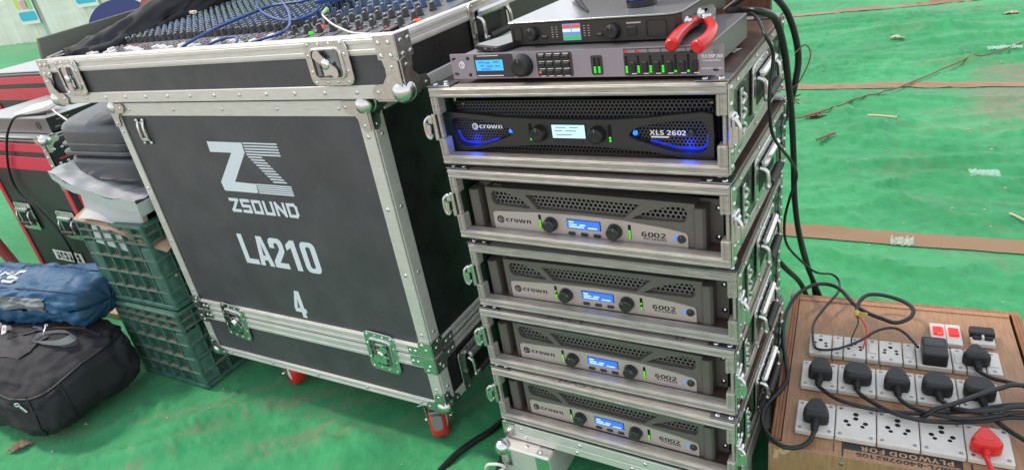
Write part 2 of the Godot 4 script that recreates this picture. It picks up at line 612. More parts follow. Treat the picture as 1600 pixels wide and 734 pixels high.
func ground_and_curtain():
	hn = noise(101, 2.2, 4)
	hr = noise(102, 2.0, 3)
	hr.domain_warp_enabled = true
	hr.domain_warp_type = FastNoiseLite.DOMAIN_WARP_SIMPLEX
	hr.domain_warp_amplitude = 0.35
	hr.domain_warp_frequency = 1.3
	hw = noise(103, 1.7, 3)
	hs = noise(104, 3.0, 4)
	var fine := noise(105, 14.0, 3)
	var mid := noise(106, 0.9, 3)
	var m := mat("carpet", Color.WHITE, 0.95)
	tri(m, grain(512, 71, 120, 120, Color(0.80, 0.80, 0.80), Color(1, 1, 1), 0.7, 0.5), Vector3(3.3, 3.3, 3.3), true)
	m.vertex_color_use_as_albedo = true
	m.metallic_specular = 0.3
	m.rim_enabled = true
	m.rim = 0.2
	var nt := NoiseTexture2D.new()
	nt.width = 512; nt.height = 512; nt.seamless = true
	nt.as_normal_map = true
	nt.bump_strength = 6.0
	nt.noise = noise(108, 0.03, 5)
	m.normal_enabled = true
	m.normal_texture = nt
	m.normal_scale = 0.4
	var xs := []; var zs := []
	var x := -80.0
	while x < 80.0:
		xs.append(x)
		x += 0.021 if x > -2.9 and x < 1.9 else (0.12 if x > -6 and x < 4 else (0.8 if x > -24 and x < 12 else 8.0))
	var z := -80.0
	while z < 60.0:
		zs.append(z)
		z += 0.021 if z > -5.0 and z < 0.75 else (0.06 if z > -6 and z < 1 else (0.8 if z > -12 and z < 8 else 8.0))
	var nx := xs.size(); var nz := zs.size()
	var vs := PackedVector3Array(); var cs := PackedColorArray(); var ix := PackedInt32Array()
	vs.resize(nx * nz); cs.resize(nx * nz)
	var g0 := Vector3(0.042, 0.275, 0.108); var g1 := Vector3(0.078, 0.41, 0.172); var dirt := Vector3(0.27, 0.235, 0.175)
	for j in nz:
		for i in nx:
			var px: float = xs[i]; var pz: float = zs[j]
			var near := px > -6 and px < 4 and pz > -7 and pz < 3
			vs[j * nx + i] = Vector3(px, ground_h(px, pz) if near else 0.0, pz)
			var t := clampf(0.5 + 0.8 * mid.get_noise_2d(px, pz) + 0.35 * fine.get_noise_2d(px, pz), 0, 1)
			var c := g0.lerp(g1, t)
			# trodden earth in streaks and patches
			var front := smoothstep(-0.9, -0.1, pz) * smoothstep(0.4, -0.2, px)
			var q := Vector2(px, pz).rotated(0.62)
			var s := lerpf(hs.get_noise_2d(px * 0.35, pz * 1.1), hs.get_noise_2d(q.x * 0.4, q.y * 2.4), front)
			var d := smoothstep(0.16, 0.5, s + 0.25 * fine.get_noise_2d(px * 1.7, pz * 1.7)) * lerpf(0.35, 0.42, front)
			var pd := Vector2((px - 1.35) / 0.42, (pz + 2.95) / 0.62).length()
			d = maxf(d, 1.0 * smoothstep(1.05, 0.5, pd + 0.45 * hs.get_noise_2d(px, pz)))
			for k in [[-0.95, 0.22], [-0.75, 0.0], [-0.62, 0.12], [-1.05, 0.42]]:
				var q2 := (Vector2(px, pz) - Vector2(k[0], k[1])).rotated(0.85)
				d = maxf(d, 0.75 * smoothstep(1.0, 0.3, Vector2(q2.x / 0.2, q2.y / 0.022).length() + 0.7 * fine.get_noise_2d(px * 2, pz * 2)))
			c = c.lerp(dirt, d * clampf(0.7 + 0.6 * fine.get_noise_2d(px * 3.0, pz * 3.0), 0, 1))
			# the carpet ends outside the picture, bare ground beyond
			if px > 2.4 or px < -26.0 or pz > 1.0: c = Vector3(0.36, 0.31, 0.25).lerp(Vector3(0.46, 0.41, 0.34), t)
			cs[j * nx + i] = Color(c.x, c.y, c.z)
	var fh := func(i, j): return vs[clampi(j, 0, nz - 1) * nx + clampi(i, 0, nx - 1)]
	var ns := PackedVector3Array(); ns.resize(nx * nz)
	for j in nz:
		for i in nx:
			var dx: Vector3 = fh.call(i + 1, j) - fh.call(i - 1, j)
			var dz: Vector3 = fh.call(i, j + 1) - fh.call(i, j - 1)
			ns[j * nx + i] = dz.cross(dx).normalized()
			if i < nx - 1 and j < nz - 1:
				var a := j * nx + i
				ix.append_array([a, a + 1, a + nx + 1, a, a + nx + 1, a + nx])
	var arr := []
	arr.resize(Mesh.ARRAY_MAX)
	arr[Mesh.ARRAY_VERTEX] = vs; arr[Mesh.ARRAY_NORMAL] = ns; arr[Mesh.ARRAY_COLOR] = cs; arr[Mesh.ARRAY_INDEX] = ix
	var me := ArrayMesh.new()
	me.add_surface_from_arrays(Mesh.PRIMITIVE_TRIANGLES, arr)
	me.surface_set_material(0, m)
	tag(put("ground", me), "green felt carpet laid over the ground, creased and dusty", "", "", "structure")
	# brown tape over the joins of the carpet
	var li := ["brown tape strip across the green carpet, nearest to the socket box", "middle brown tape strip across the green carpet, beside the dusty patch", "farthest brown tape strip across the green carpet at the top edge"]
	for k in 3:
		var zc: float = [-1.345, -3.1, -5.08][k]
		var b := B.new()
		b.sheet(func(u, v):
			var px: float = lerpf(-2.5, 3.0, u)
			var pz: float = zc + (v - 0.5) * [0.092, 0.095, 0.1][k] + 0.012 * hw.get_noise_2d(px * 1.3, zc) + [0.0, 0.02, -0.12][k] * px
			return Vector3(px, ground_h(px, pz) + 0.0045, pz), 160, 5)
		tag(obj("tape_strip", b, M.tape), li[k], "tape", "brown tape strips on the carpet")
	# far cloth wall with posters
	var cm := mat("curtain", Color.WHITE, 0.8)
	tri(cm, grain(256, 81, 3, 10, lin(0.80, 0.76, 0.69), lin(0.90, 0.88, 0.84), 0.8, 0.03), Vector3(0.4, 0.4, 0.4))
	cm.backlight_enabled = true
	cm.backlight = Color(0.35, 0.33, 0.3)
	var wall := thing("curtain_wall", "pale pleated cloth wall at the far end of the carpet", "curtain", Vector3(-17, 0, -7.8))
	for p in 10:
		var b := B.new()
		var x0 := -6.0 + p * 1.6
		b.sheet(func(u, v):
			var px: float = x0 + u * 1.59
			return Vector3(px, v * 3.2, 0.05 * sin(px * 27.0) + 0.025 * sin(px * 61.0 + 1.0) + 0.03 * sin(px * 3.1)), 60, 2)
		obj("cloth_panel", b, cm, wall)
	mat("teal_cloth", lin(0.35, 0.55, 0.62), 0.8)
	for p in [0.6, 3.5]:
		var b := B.new()
		b.box(Vector3(p, 1.6, 0.1), Vector3(0.06, 3.2, 0.01))
		obj("teal_stripe", b, M.teal_cloth, wall)
	for k in 2:
		var t := thing("poster", ["printed poster with a teal foot hung on the left of the cloth wall", "printed poster with a teal foot on the cloth wall above the blue chair"][k], "poster", Vector3([-16.72, -14.25][k], [0.42, 0.62][k], -7.64), 0, "posters on the cloth wall")
		var b := B.new()
		b.box(Vector3(0, 0.75, 0), Vector3(0.78, 1.5, 0.012))
		obj("sheet", b, M.white_print, t)
		var shapes := [[0, 0.17, 0.72, 0.2, lin(0.05, 0.45, 0.6)], [-0.25, 0.62, 0.2, 0.6, lin(0.6, 0.65, 0.15)], [0.24, 0.55, 0.22, 0.5, lin(0.3, 0.6, 0.25)], [0.02, 0.42, 0.28, 0.2, lin(0.75, 0.35, 0.4)], [-0.2, 1.15, 0.3, 0.4, lin(0.75, 0.7, 0.2)], [0.15, 1.1, 0.3, 0.5, lin(0.75, 0.7, 0.72)]]
		for s in shapes:
			var c := B.new()
			c.prism(rrect(s[2], s[3], 0.06, 3, Vector2(s[0], s[1])), 0.006, 0.0095)
			obj("print", c, mat("pr%d%d" % [k, shapes.find(s)], s[4], 0.7), t)

# ------------------------------------------------------------------ flight case fittings (drawn in x,y facing +z)
func rivet(b: B, c: Vector3, n: Vector3, r := 0.0045):
	var y := n.normalized()
	var x := y.cross(Vector3(0.31, 0.77, 0.55)).normalized()
	b.lathe([Vector2(r, 0), Vector2(r * 0.9, r * 0.35), Vector2(r * 0.45, r * 0.55), Vector2(0.0, r * 0.45)], 8, Transform3D(Basis(x, y, x.cross(y)), c))

func latch(parent: Node, xf: Transform3D, w := 0.095, h := 0.115, half := false, turn := 0.4):
	# dished plate with a butterfly in it
	var p := Node3D.new()
	p.name = "butterfly_latch"
	var k := 0
	while parent.has_node(NodePath(String(p.name))):
		k += 1
		p.name = "butterfly_latch_%03d" % k
	parent.add_child(p)
	p.transform = xf
	var b := B.new()
	var y0 := -h / 2
	b.prism(rrect(w, h, 0.016, 4), 0.0, 0.003, Transform3D(), [rrect(w * 0.66, h * 0.62, 0.008, 3)], false, 0.001)
	# dish: raised lip and sunken floor
	b.prism(rrect(w * 0.74, h * 0.70, 0.012, 3), 0.003, 0.007, Transform3D(), [rrect(w * 0.64, h * 0.60, 0.008, 3)], false, 0.0015)
	obj("plate", b, M.zinc, p)
	var d := B.new()
	d.prism(rrect(w * 0.66, h * 0.62, 0.008, 3), 0.0, 0.0012)
	d.box(Vector3(-w * 0.24, 0, 0.003), Vector3(w * 0.08, h * 0.56, 0.005), 0.001)
	d.box(Vector3(w * 0.24, 0, 0.003), Vector3(w * 0.08, h * 0.56, 0.005), 0.001)
	obj("dish", d, M.steel_dark, p)
	var f := B.new()
	var bt := Transform3D(rz(turn), Vector3(0, 0, 0))
	f.prism(curve2([[-0.030, -0.009], [-0.034, 0.004], [-0.022, 0.011], [0, 0.008], [0.022, 0.011], [0.034, 0.004], [0.030, -0.009], [0.012, -0.008], [0, -0.011], [-0.012, -0.008]], 2), 0.0085, 0.0115, bt, [], true, 0.0006)
	f.lathe([Vector2(0.010, 0.0), Vector2(0.010, 0.013), Vector2(0.006, 0.0145), Vector2(0.0, 0.0145)], 12, Transform3D(Basis(Vector3(1, 0, 0), Vector3(0, 0, 1), Vector3(0, -1, 0)), Vector3(0, 0.0, 0.0)))
	f.box(Vector3(0, -h * 0.16, 0.005), Vector3(w * 0.26, h * 0.22, 0.007), 0.002)
	obj("butterfly", f, M.chrome, p)
	var r := B.new()
	for i in 4:
		rivet(r, Vector3(lerpf(-w * 0.38, w * 0.38, i / 3.0), y0 + h * 0.08, 0.003), Vector3.BACK, 0.0035)
		rivet(r, Vector3(lerpf(-w * 0.38, w * 0.38, i / 3.0), -y0 - h * 0.08, 0.003), Vector3.BACK, 0.0035)
	for s in [-1, 1]:
		for i in 2: rivet(r, Vector3(s * w * 0.42, lerpf(-h * 0.18, h * 0.18, i), 0.003), Vector3.BACK, 0.0035)
	stuff("rivets", r, M.zinc, p)

func handle(parent: Node, xf: Transform3D, w := 0.19, h := 0.09, bar_m: Material = null):
	var p := Node3D.new()
	p.name = "recessed_handle"
	var k := 0
	while parent.has_node(NodePath(String(p.name))):
		k += 1
		p.name = "recessed_handle_%03d" % k
	parent.add_child(p)
	p.transform = xf
	var b := B.new()
	b.prism(rrect(w, h, 0.012, 3), 0.0, 0.003, Transform3D(), [rrect(w * 0.78, h * 0.66, 0.008, 3)], false, 0.001)
	obj("plate", b, M.zinc, p)
	var d := B.new()
	d.prism(rrect(w * 0.78, h * 0.66, 0.008, 3), 0.0, 0.0012)
	obj("dish", d, M.black, p)
	var f := B.new()
	var ww := w * 0.34
	f.tube(curve([[-ww, h * 0.2, 0.004], [-ww, h * 0.12, 0.016], [-ww, -h * 0.16, 0.018], [-ww * 0.9, -h * 0.2, 0.018], [ww * 0.9, -h * 0.2, 0.018], [ww, -h * 0.16, 0.018], [ww, h * 0.12, 0.016], [ww, h * 0.2, 0.004]], 3), 0.0045, 8)
	f.box(Vector3(0, h * 0.27, 0.010), Vector3(w * 0.70, h * 0.16, 0.014), 0.005)
	obj("bail", f, M.zinc, p)
	var g := B.new()
	g.tube(curve([[-ww * 0.75, -h * 0.2, 0.018], [0, -h * 0.2, 0.018], [ww * 0.75, -h * 0.2, 0.018]], 2), 0.0085, 10)
	obj("grip", g, bar_m if bar_m else M.rubber, p)
	var r := B.new()
	for i in 4:
		for s in [-1, 1]: rivet(r, Vector3(lerpf(-w * 0.42, w * 0.42, i / 3.0), s * h * 0.43, 0.003), Vector3.BACK, 0.003)
	stuff("rivets", r, M.zinc, p)

# corner with a ball: sits on the corner c, reaching along the three signs
func ball_corner(parent: Node, c: Vector3, sg: Vector3, s := 0.055, r := 0.021):
	var b := B.new()
	b.ball(c + sg * 0.001 - sg * r * 0.55, r, 16)
	var fan := v2([[0, 0], [1.0, 0], [1.05, 0.22], [0.9, 0.4], [0.62, 0.42], [0.45, 0.62], [0.42, 0.9], [0.22, 1.05], [0, 1.0]])
	for a in 3:
		var ex := Vector3(); var ey := Vector3(); var ez := Vector3()
		ex[(a + 1) % 3] = -sg[(a + 1) % 3]; ey[(a + 2) % 3] = -sg[(a + 2) % 3]; ez[a] = sg[a]
		var pl := []
		for v in fan: pl.append(v * s)
		b.prism(pl, 0.0, 0.0025, Transform3D(Basis(ex, ey, ez), c + ez * 0.0022))
		rivet(b, c + ez * 0.0047 + ex * s * 0.85 + ey * s * 0.2, ez, 0.0035)
		rivet(b, c + ez * 0.0047 + ex * s * 0.2 + ey * s * 0.85, ez, 0.0035)
	obj("ball_corner", b, M.zinc, parent)

# aluminium extrusion: box with two fine ridges on its outer side
func strip(n: String, c: Vector3, s: Vector3, out: Vector3, parent: Node, ridges := 2, m: Material = null):
	var b := B.new()
	b.box(c, s, 0.0012)
	var la := s.max_axis_index()
	var oa := out.abs().max_axis_index()
	var wa := 3 - la - oa
	for i in ridges:
		var rs := Vector3(); var rc := c
		rs[la] = s[la] * 0.995; rs[wa] = s[wa] * 0.24; rs[oa] = 0.003
		rc[oa] += out[oa] * (s[oa] / 2 + 0.0005)
		rc[wa] += s[wa] * (0.27 if i == 0 else -0.27)
		b.box(rc, rs, 0.0008)
	return obj(n, b, m if m else M.alu, parent)

func caster(parent: Node, at: Vector3, yaw: float, brake: bool):
	var p := Node3D.new()
	p.name = "caster"
	var k := 0
	while parent.has_node(NodePath(String(p.name))):
		k += 1
		p.name = "caster_%03d" % k
	parent.add_child(p)
	p.position = at
	p.rotation.y = yaw
	var across := Transform3D(Basis(Vector3(0, 1, 0), Vector3(1, 0, 0), Vector3(0, 0, -1)), Vector3(0, 0.05, 0.012))
	var b := B.new()
	b.lathe([Vector2(0.034, -0.021), Vector2(0.044, -0.022), Vector2(0.05, -0.016), Vector2(0.051, 0.0), Vector2(0.05, 0.016), Vector2(0.044, 0.022), Vector2(0.034, 0.021)], 24, across)
	obj("tyre", b, M.red_plastic, p)
	var h := B.new()
	h.lathe([Vector2(0, -0.023), Vector2(0.012, -0.023), Vector2(0.034, -0.019), Vector2(0.034, 0.019), Vector2(0.012, 0.023), Vector2(0, 0.023)], 20, across)
	obj("hub", h, M.white_plastic, p)
	var f := B.new()
	f.box(Vector3(0, 0.121, 0), Vector3(0.085, 0.004, 0.085), 0.001)
	f.lathe([Vector2(0.028, 0.106), Vector2(0.03, 0.119)], 16)
	f.box(Vector3(0, 0.106, 0.002), Vector3(0.052, 0.006, 0.05), 0.002)
	for s in [-1, 1]:
		f.prism(v2([[-0.025, 0.106], [0.03, 0.106], [0.022, 0.04], [0.004, 0.04]]), 0, 0.003, Transform3D(Basis(Vector3(0, 0, 1), Vector3(0, 1, 0), Vector3(-1, 0, 0)), Vector3(s * 0.0285 + 0.0015, 0, 0)), [], true)
		f.lathe([Vector2(0.007, 0), Vector2(0.007, 0.006), Vector2(0, 0.008)], 8, Transform3D(Basis(Vector3(0, 1, 0), Vector3(s, 0, 0), Vector3(0, 0, 1)), Vector3(s * 0.030, 0.05, 0.012)))
	obj("fork", f, M.zinc, p)
	if brake:
		var g := B.new()
		g.prism(rrect(0.028, 0.042, 0.009, 3), 0, 0.005, Transform3D(Basis(Vector3.RIGHT, -0.25), Vector3(0, 0.074, 0.062)), [], true, 0.001)
		g.box(Vector3(0, 0.1, 0.05), Vector3(0.034, 0.012, 0.02), 0.003)
		obj("brake_pedal", g, M.grey_steel, p)

# ------------------------------------------------------------------ the big case
const BX0 = -1.028
const BX1 = -0.155
func scuffed() -> StandardMaterial3D:
	# dark laminate with hand marks, rubbed spots and hair scratches
	var m := mat("laminate_scuffed", Color.WHITE, 0.45)
	var n := 1024
	var im := Image.create(n, n, false, Image.FORMAT_RGB8)
	var f := noise(701, 0.006, 4); var f2 := noise(702, 0.03, 3)
	for y in n:
		for x in n:
			var t := clampf(0.5 + 0.6 * f.get_noise_2d(x, y) + 0.15 * f2.get_noise_2d(x, y), 0, 1)
			im.set_pixel(x, y, lin(0.047, 0.044, 0.052).lerp(lin(0.073, 0.068, 0.079), t))
	var rg := RandomNumberGenerator.new()
	rg.seed = 77
	for k in 46:
		var p := Vector2(rg.randf() * n, rg.randf() * n)
		var d := Vector2(rg.randf_range(-1, 1), rg.randf_range(-1, 1)).normalized()
		var big := k < 16
		var len := rg.randi_range(8, 50) if big else rg.randi_range(30, 160)
		for i in len:
			p += d
			d = d.rotated(rg.randf_range(-0.05, 0.05))
			var r := rg.randi_range(2, 6) if big else 1
			for yy in range(-r, r):
				for xx in range(-r, r):
					var q := Vector2i(posmod(int(p.x) + xx, n), posmod(int(p.y) + yy, n))
					var c := im.get_pixelv(q)
					im.set_pixelv(q, c.lerp(lin(0.20, 0.19, 0.19), (0.035 if big else 0.10) * rg.randf()))
	im.generate_mipmaps()
	tri(m, ImageTexture.create_from_image(im), Vector3(1.05, 1.05, 1.05))
	rough_map(m, 6, 0.008, 0.36, 0.60)
	return m

func big_case():
	var y0 := 0.134; var y1 := 0.926; var D := 0.62
	var w := BX1 - BX0; var cx := (BX0 + BX1) / 2
	var t := thing("road_case", "tall black road case with white lettering and aluminium edges, carrying the mixer", "road case", Vector3(cx, 0, 0))
	var hw2 := w / 2
	var b := B.new()
	b.box(Vector3(0, (y0 + y1) / 2, -0.006), Vector3(w - 0.02, y1 - y0 - 0.01, 0.008), 0)
	obj("front_panel", b, scuffed(), t)
	for s in [-1, 1]:
		b = B.new()
		b.box(Vector3(s * (hw2 - 0.006), (y0 + y1) / 2, -D / 2), Vector3(0.008, y1 - y0 - 0.01, D - 0.022))
		obj("side_panel", b, M.laminate_side, t)
	b = B.new()
	b.box(Vector3(0, (y0 + y1) / 2, -D + 0.006), Vector3(w - 0.02, y1 - y0 - 0.01, 0.008))
	obj("back_panel", b, M.laminate_side, t)
	b = B.new()
	b.box(Vector3(0, y1 - 0.006, -D / 2), Vector3(w - 0.022, 0.008, D - 0.022))
	obj("top_panel", b, M.laminate_side, t)
	b = B.new()
	b.box(Vector3(0, y0 + 0.006, -D / 2), Vector3(w - 0.022, 0.008, D - 0.022))
	obj("bottom_panel", b, M.laminate_side, t)
	# aluminium edges
	strip("top_edge", Vector3(0, y1 - 0.017, -0.001), Vector3(w, 0.034, 0.004), Vector3.BACK, t, 0)
	strip("bottom_edge", Vector3(0, y0 + 0.013, -0.001), Vector3(w, 0.026, 0.004), Vector3.BACK, t)
	for s in [-1, 1]:
		var ww := 0.026 if s < 0 else 0.032
		strip("corner_edge", Vector3(s * (hw2 - ww / 2), (y0 + y1) / 2, 0.0005), Vector3(ww, y1 - y0, 0.005), Vector3.BACK, t, 0)
		strip("corner_edge", Vector3(s * (hw2 - 0.0005), (y0 + y1) / 2, -0.0195), Vector3(0.005, y1 - y0, 0.034), Vector3.RIGHT * s, t, 0)
		strip("side_band", Vector3(s * (hw2 - 0.001), 0.316, -D / 2 - 0.02), Vector3(0.004, 0.030, D - 0.05), Vector3.RIGHT * s, t)
		strip("side_band", Vector3(s * (hw2 - 0.001), 0.282, -D / 2 - 0.02), Vector3(0.004, 0.030, D - 0.05), Vector3.RIGHT * s, t)
		strip("side_bottom_edge", Vector3(s * (hw2 - 0.001), y0 + 0.013, -D / 2 - 0.02), Vector3(0.004, 0.026, D - 0.05), Vector3.RIGHT * s, t, 0)
		strip("side_top_edge", Vector3(s * (hw2 - 0.001), y1 - 0.017, -D / 2 - 0.02), Vector3(0.004, 0.034, D - 0.05), Vector3.RIGHT * s, t, 0)
		ball_corner(t, Vector3(s * hw2, y1, 0.003), Vector3(s, 1, 1), 0.06, 0.022)
		ball_corner(t, Vector3(s * hw2, y0, 0.003), Vector3(s, -1, 1), 0.055, 0.022)
	# seam band in front, lid above and base below
	strip("seam_band", Vector3(0, 0.315, 0.0), Vector3(w - 0.056, 0.034, 0.005), Vector3.BACK, t)
	strip("seam_band", Vector3(0, 0.278, 0.0), Vector3(w - 0.056, 0.034, 0.005), Vector3.BACK, t)
	# riveted braces at the seam
	var r := B.new()
	for s in [-1, 1]:
		for q in 2:
			var yy := 0.322 if q == 0 else 0.274
			var L := v2([[0, 0.021], [0.036, 0.021], [0.036, 0.004 if q == 0 else 0.021], [0.07, 0.004 if q == 0 else 0.021], [0.07, -0.021 if q == 0 else -0.004], [0.036, -0.021 if q == 0 else -0.004], [0.036, -0.021], [0, -0.021]])
			var fl := B.new()
			var pl := []
			for v in L: pl.append(Vector2(s * (hw2 + 0.003 - v.x), v.y))
			fl.prism(pl, 0, 0.003, Transform3D(Basis(), Vector3(0, yy, 0.0042)))
			var p2 := []
			for v in L: p2.append(Vector2(v.x * 1.2, v.y))
			if s > 0: fl.prism(p2, 0, 0.003, Transform3D(Basis(Vector3(0, 0, -1), Vector3(0, 1, 0), Vector3(1, 0, 0)), Vector3(hw2 + 0.003, yy, 0.005)))
			obj("seam_brace", fl, M.zinc, t)
			for v in [Vector2(0.012, 0.0), Vector2(0.045, -0.008 if q == 0 else 0.008), Vector2(0.02, 0.013 if q == 0 else -0.013), Vector2(0.06, -0.008 if q == 0 else 0.008)]:
				rivet(r, Vector3(s * (hw2 - v.x), yy + v.y, 0.0072), Vector3.BACK)
				if s > 0: rivet(r, Vector3(hw2 + 0.006, yy + v.y, 0.003 - v.x * 1.2), Vector3.RIGHT)
	for i in 5:
		rivet(r, Vector3(lerpf(-0.36, 0.36, i / 4.0), y1 - 0.017, 0.001), Vector3.BACK)
		rivet(r, Vector3(lerpf(-0.36, 0.36, i / 4.0), y0 + 0.013, 0.002), Vector3.BACK)
		rivet(r, Vector3(hw2 - 0.016, lerpf(0.2, 0.85, i / 4.0), 0.003), Vector3.BACK)
		rivet(r, Vector3(-hw2 + 0.013, lerpf(0.2, 0.85, i / 4.0), 0.003), Vector3.BACK)
		rivet(r, Vector3(hw2 + 0.002, lerpf(0.2, 0.85, i / 4.0), -0.02), Vector3.RIGHT)
	stuff("rivets", r, M.zinc, t)
	latch(t, Transform3D(rz(-0.12), Vector3(-0.863 - cx, 0.276, 0.003)), 0.096, 0.118, false, -0.5)
	latch(t, Transform3D(rz(-0.06), Vector3(-0.313 - cx, 0.284, 0.003)), 0.096, 0.118, false, 0.9)
	handle(t, Transform3D(on_right(0).basis, Vector3(hw2 + 0.001, 0.19, -0.20)), 0.24, 0.12)
	# small hasp near the top left
	var h := B.new()
	for s in [-1, 1]:
		h.tube(curve([[s * 0.012, 0.026, 0.002], [s * 0.011, 0.01, 0.008], [s * 0.012, -0.02, 0.008], [s * 0.013, -0.03, 0.002]], 3), 0.0035, 6)
		h.ball(Vector3(s * 0.013, 0.028, 0.003), 0.005, 8)
		h.ball(Vector3(s * 0.014, -0.032, 0.003), 0.005, 8)
	h.box(Vector3(0, -0.022, 0.007), Vector3(0.03, 0.008, 0.006), 0.002)
	h.box(Vector3(0, 0.004, 0.001), Vector3(0.018, 0.04, 0.003), 0.001)
	var hm := obj("hasp", h, M.zinc, t)
	hm.position = Vector3(-0.925 - cx, 0.853, -0.001)
	# wooden foot board and casters
	b = B.new()
	b.box(Vector3(-0.19, 0.124, -0.1), Vector3(0.44, 0.017, 0.17), 0.002)
	obj("foot_board", b, M.mauve_ply, t)
	b = B.new()
	b.box(Vector3(0.225, 0.124, -0.1), Vector3(0.36, 0.017, 0.17), 0.002)
	obj("foot_board", b, M.mauve_ply, t)
	caster(t, Vector3(-0.83 - cx, 0.0, -0.09), 1.2, false)
	caster(t, Vector3(-0.245 - cx, 0.0, -0.06), 0.62, true)
	caster(t, Vector3(-0.83 - cx, 0.0, -0.52), -0.4, false)
	caster(t, Vector3(-0.245 - cx, 0.0, -0.52), 0.5, false)
	# printed marks
	var zt := -0.0018
	var lg := B.new()
	var sh := Transform3D(Basis(), Vector3(-cx, 0, 0))
	lg.prism(v2([[-0.695, 0.8279], [-0.5706, 0.8275], [-0.5713, 0.8024], [-0.6446, 0.7245], [-0.5709, 0.7225], [-0.5746, 0.6984], [-0.6956, 0.6982], [-0.6984, 0.7215], [-0.6194, 0.8009], [-0.6965, 0.8011]]), zt - 0.0006, zt, sh)
	for i in 5:
		var f := i / 4.0
		var y := lerpf(0.8262, 0.7985, f)
		lg.prism(v2([[-0.567, y + 0.0017], [lerpf(-0.4535, -0.4526, f), y + 0.0017], [lerpf(-0.4535, -0.4526, f), y - 0.0017], [-0.567, y - 0.0017]]), zt - 0.0006, zt, sh)
		y = lerpf(0.7215, 0.700, f)
		lg.prism(v2([[-0.5685, y + 0.0017], [-0.4513, y + 0.0017], [-0.4513, y - 0.0017], [-0.5715, y - 0.0017]]), zt - 0.0006, zt, sh)
	for i in 10:
		var f := i / 10.0
		var y := lerpf(0.792, 0.7245, f)
		var x0 := lerpf(-0.562, -0.500, f); var x1 := lerpf(-0.515, -0.4545, f)
		lg.prism(v2([[x0 - 0.003, y + 0.0017], [x1 - 0.003, y + 0.0017], [x1, y - 0.0017], [x0, y - 0.0017]]), zt - 0.0006, zt, sh)
	obj("printed_logo", lg, M.case_print, t)
	# the name under the logo, drawn as square strokes
	var nm := B.new()
	var glyph := {"Z": [[[0, 1], [1, 1], [0, 0], [1, 0]]], "S": [[[1, 1], [0, 1], [0, 0.5], [1, 0.5], [1, 0], [0, 0]]], "O": [[[0, 0], [0, 1], [1, 1], [1, 0], [0, 0]]], "U": [[[0, 1], [0, 0], [1, 0], [1, 1]]], "N": [[[0, 0], [0, 1], [1, 0], [1, 1]]], "D": [[[0, 0], [0, 1], [0.8, 1], [1, 0.8], [1, 0.2], [0.8, 0], [0, 0]]]}
	var gx := -0.690
	for ch in "ZSOUND":
		for pl in glyph[ch]:
			for i in pl.size() - 1:
				var a := Vector2(gx + pl[i][0] * 0.0262, 0.6445 + pl[i][1] * 0.030)
				var c := Vector2(gx + pl[i + 1][0] * 0.0262, 0.6445 + pl[i + 1][1] * 0.030)
				var dd := (c - a).normalized() * 0.0040
				var nn := dd.orthogonal()
				nm.prism([a - dd + nn, c + dd + nn, c + dd - nn, a - dd - nn], zt - 0.0006 - 0.00002 * i, zt + 0.0004 - 0.00004 * i, sh)
		gx += 0.0408
	obj("printed_name", nm, M.case_print, t)
	var heavy := {
		"L": [[[0, 0], [1, 0], [1, 0.17], [0.34, 0.17], [0.34, 1], [0, 1]], []],
		"A": [[[0, 0], [0.32, 0], [0.37, 0.19], [0.63, 0.19], [0.68, 0], [1, 0], [0.70, 1], [0.30, 1]], [[0.41, 0.35], [0.59, 0.35], [0.5, 0.8]]],
		"2": [[[0, 0.66], [0, 0.84], [0.07, 0.94], [0.18, 0.985], [0.32, 1], [0.68, 1], [0.83, 0.985], [0.94, 0.93], [1, 0.83], [1, 0.62], [0.94, 0.54], [0.42, 0.18], [1, 0.18], [1, 0], [0, 0], [0, 0.2], [0.65, 0.63], [0.65, 0.79], [0.57, 0.84], [0.43, 0.84], [0.35, 0.79], [0.35, 0.66]], []],
		"1": [[[0.42, 0], [0.78, 0], [0.78, 1], [0.5, 1], [0.1, 0.82], [0.1, 0.64], [0.42, 0.75]], []],
		"0": [[[0, 0.17], [0.06, 0.07], [0.17, 0.015], [0.32, 0], [0.68, 0], [0.83, 0.015], [0.94, 0.07], [1, 0.17], [1, 0.83], [0.94, 0.93], [0.83, 0.985], [0.68, 1], [0.32, 1], [0.17, 0.985], [0.06, 0.93], [0, 0.83]], [[0.34, 0.2], [0.42, 0.15], [0.58, 0.15], [0.66, 0.2], [0.66, 0.8], [0.58, 0.85], [0.42, 0.85], [0.34, 0.8]]],
		"4": [[[0.5, 0], [0.84, 0], [0.84, 0.2], [1, 0.2], [1, 0.35], [0.84, 0.35], [0.84, 1], [0.46, 1], [0, 0.37], [0, 0.2], [0.5, 0.2]], [[0.27, 0.35], [0.5, 0.35], [0.5, 0.72]]]}
	for row in [["LA210", -0.7175, 0.488, 0.0515, 0.0562, 0.087], ["4", -0.591, 0.339, 0.042, 0.05, 0.083]]:
		for k in row[0].length():
			var gl = heavy[row[0][k]]
			var o := []; var hl := []
			for v in gl[0]: o.append(Vector2(row[1] + row[4] * k + v[0] * row[3], row[2] + v[1] * row[5]))
			for v in gl[1]: hl.append(Vector2(row[1] + row[4] * k + v[0] * row[3], row[2] + v[1] * row[5]))
			var lb := B.new()
			lb.prism(o, zt - 0.0006, zt, sh, [hl] if hl else [])
			obj("printed_letter", lb, M.case_print, t)

